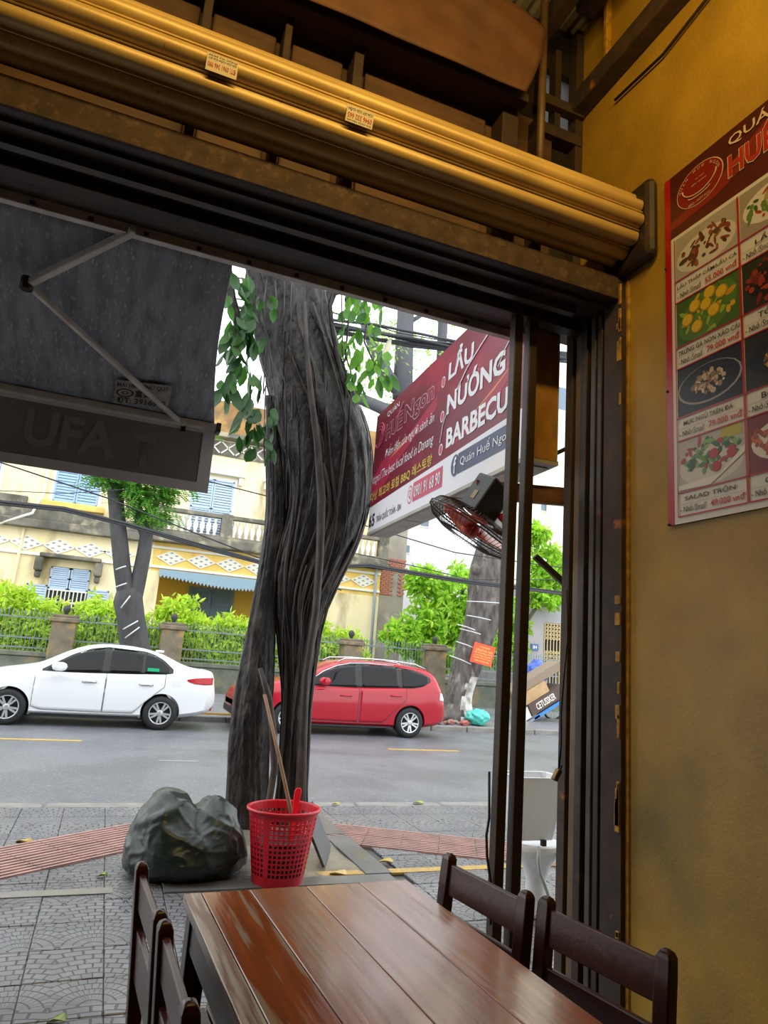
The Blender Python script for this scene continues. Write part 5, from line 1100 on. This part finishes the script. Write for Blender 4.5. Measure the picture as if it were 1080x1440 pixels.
for i in range(16):
    x = 1.4 + i * .56; k = MB()
    for (a, b, c, d) in ((0, 0, .5, .5), (0, .5, .5, 0)): k.bar((x + a, HY + .25, 8.80 + b * .9), (x + c, HY + .25, 8.80 + d * .9), .05, .05)
    q = k.build('lattice', w_trim, vl); q['kind'] = 'stuff'
# diamond ventilators
dark_hole = mat('vent_hole', 'a39f96', .8)
def diamond(x, z, y, w=.54, h=.27):
    k = MB(); k.prism([(-w, 0), (0, -h), (w, 0), (0, h)], (x, y, z), (1, 0, 0), (0, 0, 1), .05); k.m = 1
    for i in range(3):
        for j in range(3):
            u, v_ = (i - 1) / 3, (j - 1) / 3; cx_, cz_ = (u + v_) * w, (u - v_) * h; s = .14
            flat(k, [(cx_ - w * s, cz_), (cx_, cz_ - h * s), (cx_ + w * s, cz_), (cx_, cz_ + h * s)], (x, y, z), (1, 0, 0), (0, 0, 1), .052)
    k.build('diamond_vent', [w_trim, dark_hole], vl)
for px, py in ((37, 762), (83, 769), (127, 775), (167, 781), (-10, 757)): p = at(px, py, 1, HY); diamond(p.x, 4.42, HY - .0)
for i in range(8): diamond(1.77 + i * 1.07, 4.47, HY - .0)
# shutters with real louvres
def shutter(x0, x1, z0, z1, y, n, m=sb, skew=0):
    k = MB(); f = .05; d = .05
    for a, b, c, e in ((x0, z0, x0 + f, z1), (x1 - f, z0, x1, z1), (x0, z0, x1, z0 + f), (x0, z1 - f, x1, z1), (x0, (z0 + z1) / 2 - f / 2, x1, (z0 + z1) / 2 + f / 2)): k.box((a, y, b), (c, y + d, e))
    q = k.build('shutter', m, vl); k = MB()
    for i in range(n):
        z = lerp(z0 + f, z1 - f, (i + .5) / n); h = (z1 - z0) / n * .42; k.add([(x0 + f, y + .005, z - h), (x1 - f, y + .005, z - h), (x1 - f, y + .04, z + h), (x0 + f, y + .04, z + h)], [(0, 1, 2, 3)])
    l = k.build('louvre', m, q); l['kind'] = 'stuff'
def window(x0, x1, z0, z1, y, n=2, hood=True, m=sb):
    vb_('window_frame', (x0 - .12, y - .05, z0 - .05), (x1 + .12, y + .02, z1 + .14), w_trim, .01); vb_('window_recess', (x0, y - .06, z0), (x1, y - .045, z1), dkb)
    for i in range(n): shutter(lerp(x0, x1, i / n) + .01, lerp(x0, x1, (i + 1) / n) - .01, z0, z1, y - .11, 22, m)
    if hood: vb_('window_hood', (x0 - .35, y - .28, z1 + .2), (x1 + .35, y + .02, z1 + .36), w_trim, .03); vb_('hood_bracket', (x0 - .3, y - .2, z1 - .1), (x0 - .14, y, z1 + .2), w_trim, .02); vb_('hood_bracket', (x1 + .14, y - .2, z1 - .1), (x1 + .3, y, z1 + .2), w_trim, .02)
window(-2.45, -1.0, 5.95, 8.3, HY, 2, True, mat('shutter_blue_deep', '9dbce2', .6)); window(-5.6, -4.2, 5.95, 8.3, HY, 2)
vb_('sill', (-2.75, HY - .3, 5.72), (-.72, HY, 5.95), hw_o, .04); vb_('apron', (-2.7, HY - .1, 5.3), (-.8, HY, 5.72), hw_y, .03)
window(2.2, 3.75, 5.4, 7.72, HY + .35, 2); window(5.2, 6.6, 5.4, 7.72, HY + .35, 2)
# lower window, hood on brackets, open shutters, white bars
vb_('window_recess', (-2.1, HY - .02, 1.5), (-.85, HY + .01, 3.72), dark_in); shutter(-2.1, -1.49, 2.95, 3.70, HY - .08, 9); shutter(-1.46, -.85, 2.95, 3.70, HY - .08, 9)
shutter(-2.75, -2.12, 1.6, 3.05, HY - .14, 16); shutter(-.82, -.15, 1.6, 3.05, HY - .14, 16); barm = MB().lathe([(.022, 0), (.022, 1.4)], 6).mesh('window_bar', w_trim)
for i in range(10): piece('window_bar', barm, (-2.04 + i * .128, HY - .07, 1.5), vl)
for z in (2.0, 2.5, 2.9): vb_('bar_rail', (-2.1, HY - .09, z), (-.85, HY - .05, z + .05), w_trim)
vb_('hood', (-2.5, HY - .45, 3.98), (-.55, HY, 4.12), stain, .04)
for x in (-2.5, -.62): vb_('hood_bracket', (x - .12, HY - .4, 3.5), (x + .14, HY, 3.98), stain, .05); vb_('hood_drop', (x - .08, HY - .3, 3.28), (x + .10, HY, 3.5), stain, .05)
vb_('down_pipe', (-2.95, HY - .14, .2), (-2.85, HY - .02, 9.3), w_trim) if False else MB().tube([(-2.72, HY - .1, 9.3), (-2.74, HY - .1, 6.2), (-2.95, HY - .35, 5.4), (-3.9, HY - .3, 4.9)], .05, 8).build('down_pipe', w_trim, vl, True)
MB().tube([(-3.15, HY - .08, 4.9), (-3.2, HY - .08, .2)], .05, 8).build('down_pipe', hw_y, vl, True); MB().tube([(9.75, HY - .1, 10), (9.8, HY - .1, .2)], .06, 8).build('down_pipe', mat('pipe_grey', 'a9b4bd', .5), vl, True)
# veranda valance with toothed edge, door
poly = [(1.42, 4.02), (6.6, 4.02)]; n = 40
for i in range(n * 2 + 1):
    u = i / (n * 2); x = lerp(6.6, 1.42, u); poly.append((x, 3.72 - .20 * math.sin(math.pi * u) ** 1.5 + (.0 if i % 2 else .11)))
poly = poly[::-1]; MB().prism(poly, (0, HY - .12, 0), (1, 0, 0), (0, 0, 1), .04).build('valance', sb2, vl, fix=True)
vb_('veranda_door', (2.75, HY + 2.12, .3), (4.55, HY + 2.2, 3.7), dkb); shutter(2.85, 3.6, 2.55, 3.6, HY + 2.05, 10, dkb); shutter(3.7, 4.45, 2.55, 3.6, HY + 2.05, 10, dkb); vb_('door_leaf', (3.75, HY + 2.04, .3), (4.4, HY + 2.1, 2.4), w_trim)
# balcony: rail, posts and turned balusters
bal = MB().lathe([(.07, 0), (.07, .06), (.045, .10), (.10, .28), (.085, .42), (.04, .52), (.07, .56), (.07, .64)], 10).mesh('baluster', w_trim); bal.polygons.foreach_set('use_smooth', [True] * len(bal.polygons))
vb_('balcony_rail', (1.0, HY - .45, 6.12), (10.1, HY - .2, 6.28), stain, .03)
for x in (1.12, 3.55, 5.55, 7.6, 9.9): vb_('balcony_post', (x - .2, HY - .48, 5.38), (x + .2, HY - .15, 6.3), stain, .02)
for i in range(36):
    x = 1.5 + i * .235
    if all(abs(x - p) > .28 for p in (1.12, 3.55, 5.55, 7.6, 9.9)): piece('baluster', bal, (x, HY - .32, 5.44), vl)
vb_('balcony_base', (1.0, HY - .45, 5.36), (10.1, HY - .2, 5.46), stain); vb_('parapet_base', (-10, HY - .15, 5.62), (-3.2, HY, 6.0), stain, .03)

# ------------------------------------------------------------------ neighbours on the right
nb = thing('stained_house_end', (10.7, 26.4, .18), 'narrow weathered grey house end with a patch of bare brick', 'building')
pl_g = mat('weathered_plaster', 'a59c90', .85, c2='8a8278', scale=.8, c3='c5bcae', c3scale=1.2)
MB().box((10.05, 26.4, .1), (11.25, 30, 8.6)).build('wall', pl_g, nb); brick_m = [boxmesh('brick', .2, .06, .075, mat('brick_red', c, .8)) for c in ('a8705c', '96614f')]
for j in range(18):
    for i in range(5):
        x = 10.2 + i * .215 + (.1 if j % 2 else 0); z = 4.1 + j * .085
        if noise.noise((x * 1.7, z * 1.3, 3)) > -.25 and x < 11.2: piece('brick', brick_m[(i + j) % 2], (x, 26.385, z), nb)
wb = thing('white_tall_building', (13.4, 30, .18), 'plain pale tall building with tiny windows behind the garden trees', 'building')
wm = mat('pale_render', 'e4e1e6', .85, c2='dad7dc', scale=.4); MB().box((11.6, 30, .1), (17.6, 38, 13.5)).build('wall', wm, wb); wdk = mat('window_grey', '6d7f90', .3)
def bw(parent, px, py, w, h, y, m=wdk):
    p = at(px, py, 1, y); f = MB().box((p.x - w / 2 - .06, y - .04, p.z - h / 2 - .06), (p.x + w / 2 + .06, y + .02, p.z + h / 2 + .06)).build('window', w_trim, parent); MB().box((p.x - w / 2, y - .06, p.z - h / 2), (p.x + w / 2, y - .035, p.z + h / 2)).build('pane', m, f)
bw(wb, 597, 733, .42, .5, 30); bw(wb, 563, 775, .16, .42, 30); bw(wb, 573, 772, .18, .34, 30)
bw(wb, 591, 822, .35, .95, 30)
cbd = thing('cream_building', (21, 30, .18), 'tall cream building with a thin drain pipe seen past the gate posts', 'building')
MB().box((18.6, 30, .1), (27, 40, 19)).build('wall', mat('cream_render', 'f0ecd2', .85, c2='e4dfc2', scale=.4), cbd); bw(cbd, 764, 712, .32, .48, 30); MB().tube([at(768, 480, 1, 29.85), at(768, 640, 1, 29.85), at(770, 720, 1, 29.85), at(776, 760, 1, 29.85), V((22.0, 29.85, .2))], .05, 6).build('down_pipe', w_trim, cbd, True)
bw(cbd, 786, 560, .8, 1.3, 30)
gs = thing('grey_shop', (17, 24.4, .18), 'low grey shop with a folding lattice grille behind the loaded cart', 'shop')
p0, p1 = at(742, 960, 1, 24.4), at(820, 850, 1, 24.4); gw_ = mat('shop_grey', 'b1aeb0', .8, c2='a3a0a2', scale=1)
g0, g1 = at(765, 875, 1, 24.4), at(800, 965, 1, 24.4)
MB().box((p0.x - .4, 24.4, .1), (g0.x, 29, 5.0)).build('wall', gw_, gs); MB().box((g0.x, 24.4, g0.z), (22, 29, 5.0)).build('wall', gw_, gs); MB().box((g0.x + 3, 24.4, .1), (22, 29, g0.z)).build('wall', gw_, gs); MB().box((g0.x, 25.0, .1), (g0.x + 3, 25.1, g0.z)).build('back', dark_in, gs); MB().box((p0.x - .6, 24.0, 4.75), (22, 24.5, 5.0)).build('eave', stain, gs)
gold = mat('grille_gold', 'd8bf8c', .5)
for i in range(20):
    x = g0.x + .06 + i * .155; MB().box((x - .018, 24.42, .15), (x + .018, 24.45, g0.z)).build('grille_bar', gold, gs)
for z0, rows in ((1.55, 5), (2.75, 5)):
    k = MB()
    for i in range(19):
        for r in range(rows):
            x = g0.x + .06 + i * .155; z = z0 + r * .155; k.bar((x, 24.41, z), (x + .155, 24.41, z + .155), .014, .03); k.bar((x, 24.41, z + .155), (x + .155, 24.41, z), .014, .03)
    q = k.build('grille_lattice', gold, gs); q['kind'] = 'stuff'
pq = at(752, 910, 1, 24.36); MB().box((pq.x - .17, 24.34, pq.z - .13), (pq.x + .17, 24.4, pq.z + .13)).build('number_plate', mat('plaque_blue', '4a6ea8', .5), gs); text('84', (pq.x - .1, 24.338, pq.z - .07), (1, 0, 0), (0, 0, 1), .2, .14, w_trim, gs, .02)
# loaded cart
CY_ = 17.2
ct = thing('hand_cart', (12.0, CY_, .07), 'tipped blue hand cart with spoked wheels on the far pavement', 'cart')
q0, q1 = at(740, 1018, 1, CY_), at(795, 983, 1, CY_); dr = (q1 - q0).normalized(); up_ = V((-dr.z, 0, dr.x)); bl_ = mat('cart_blue', '3f86c9', .5)
MB().bar(q0 + dr * .3, q0 + dr * 2.6, .05, .09).build('side_rail', bl_, ct); MB().bar(q0 + dr * .3 + V((0, .8, 0)), q0 + dr * 2.6 + V((0, .8, 0)), .05, .09).build('side_rail', bl_, ct); MB().bar(q0 + dr * .5 + V((0, .4, .03)), q0 + dr * 2.6 + V((0, .4, .03)), .8, .03).build('deck', wd_arm, ct)
MB().bar(q0 - dr * .35, q0 + dr * .5, .05, .06).build('handle', mat('cart_grey', '8a8f94', .5), ct)
for yy in (-.08, .88):
    c = V((q0 + dr * 1.75).to_tuple()) + V((0, yy, 0)); c.z = .42
    w_ = MB().tube([c + V((.36 * math.cos(t), 0, .36 * math.sin(t))) for t in [2 * math.pi * i / 28 for i in range(29)]], .035, 6).build('wheel', tyre_m, ct, True); k = MB()
    for i in range(14): k.bar(c, c + V((.35 * math.cos(i * .449), 0, .35 * math.sin(i * .449))), .008, .008)
    s_ = k.build('spoke', mat('spoke_green', '7fa88f', .4), w_); s_['kind'] = 'stuff'
def cargo(name, u0, u1, w0, w1, d0, d1, m, lb, cat):
    k = MB(); b = q0 + V((0, .1, 0)); vs = [b + dr * u + up_ * w + V((0, d, 0)) for u, w, d in ((u0, w0, d0), (u1, w0, d0), (u1, w0, d1), (u0, w0, d1), (u0, w1, d0), (u1, w1, d0), (u1, w1, d1), (u0, w1, d1))]
    k.add(vs, [(0, 3, 2, 1), (4, 5, 6, 7), (0, 1, 5, 4), (1, 2, 6, 5), (2, 3, 7, 6), (3, 0, 4, 7)]); o = k.build(name, m, None, fix=True); tag(o, lb, cat); return o
card = mat('cardboard', 'c2a27a', .8, c2='b08f68', scale=3); cardd = mat('cardboard_dark', '5c4a44', .8)
bxd = cargo('cardboard_box', .30, 1.6, .08, .42, -.1, .6, cardd, 'dark brown carton with white capital letters on the hand cart', 'box')
text('CETUSSKER', q0 + V((0, -.004, 0)) + dr * .52 + up_ * .15, dr, up_, .72, .2, w_trim, bxd, .02, rot180=False)
cargo('cardboard_box', .16, 1.15, .43, .76, -.06, .6, card, 'light tan carton lying over the dark lettered carton', 'box'); cargo('cardboard_sheet', .0, 1.9, .77, 1.0, .0, .6, mat('cardboard_grey', '8f7f6d', .8), 'grey brown flattened cardboard on top of the cart load', 'cardboard')
cargo('foam_sheet', .02, .28, .06, .38, -.05, .4, w_trim, 'white foam block wedged at the lower end of the cart load', 'foam')
bm = bmesh.new(); bmesh.ops.create_icosphere(bm, subdivisions=4, radius=1); pc_ = at(754, 948, 1, 18.3)
for v in bm.verts:
    d = v.co.copy(); g = 1 + .3 * noise.noise(d * 2) + .25 * (1 - abs(noise.noise(d * 6))); v.co = V((d.x * .30 * g, d.y * .25 * g, d.z * .36 * g))
for f in bm.faces: f.smooth = True; f.material_index = 1 if f.calc_center_median().z < -.22 else 0
me = bpy.data.meshes.new('tarp'); bm.to_mesh(me); bm.free(); me.materials.append(mat('blue_plastic', '2f4fb8', .35, c2='5a78d0', scale=6)); me.materials.append(mat('orange_plastic', 'd9512e', .4)); o = bpy.data.objects.new('blue_tarp_bundle', me); COL.objects.link(o); o.location = (pc_.x, 18.3, pc_.z); tag(o, 'crumpled blue plastic tarp with orange edge heaped on the cart', 'tarp')
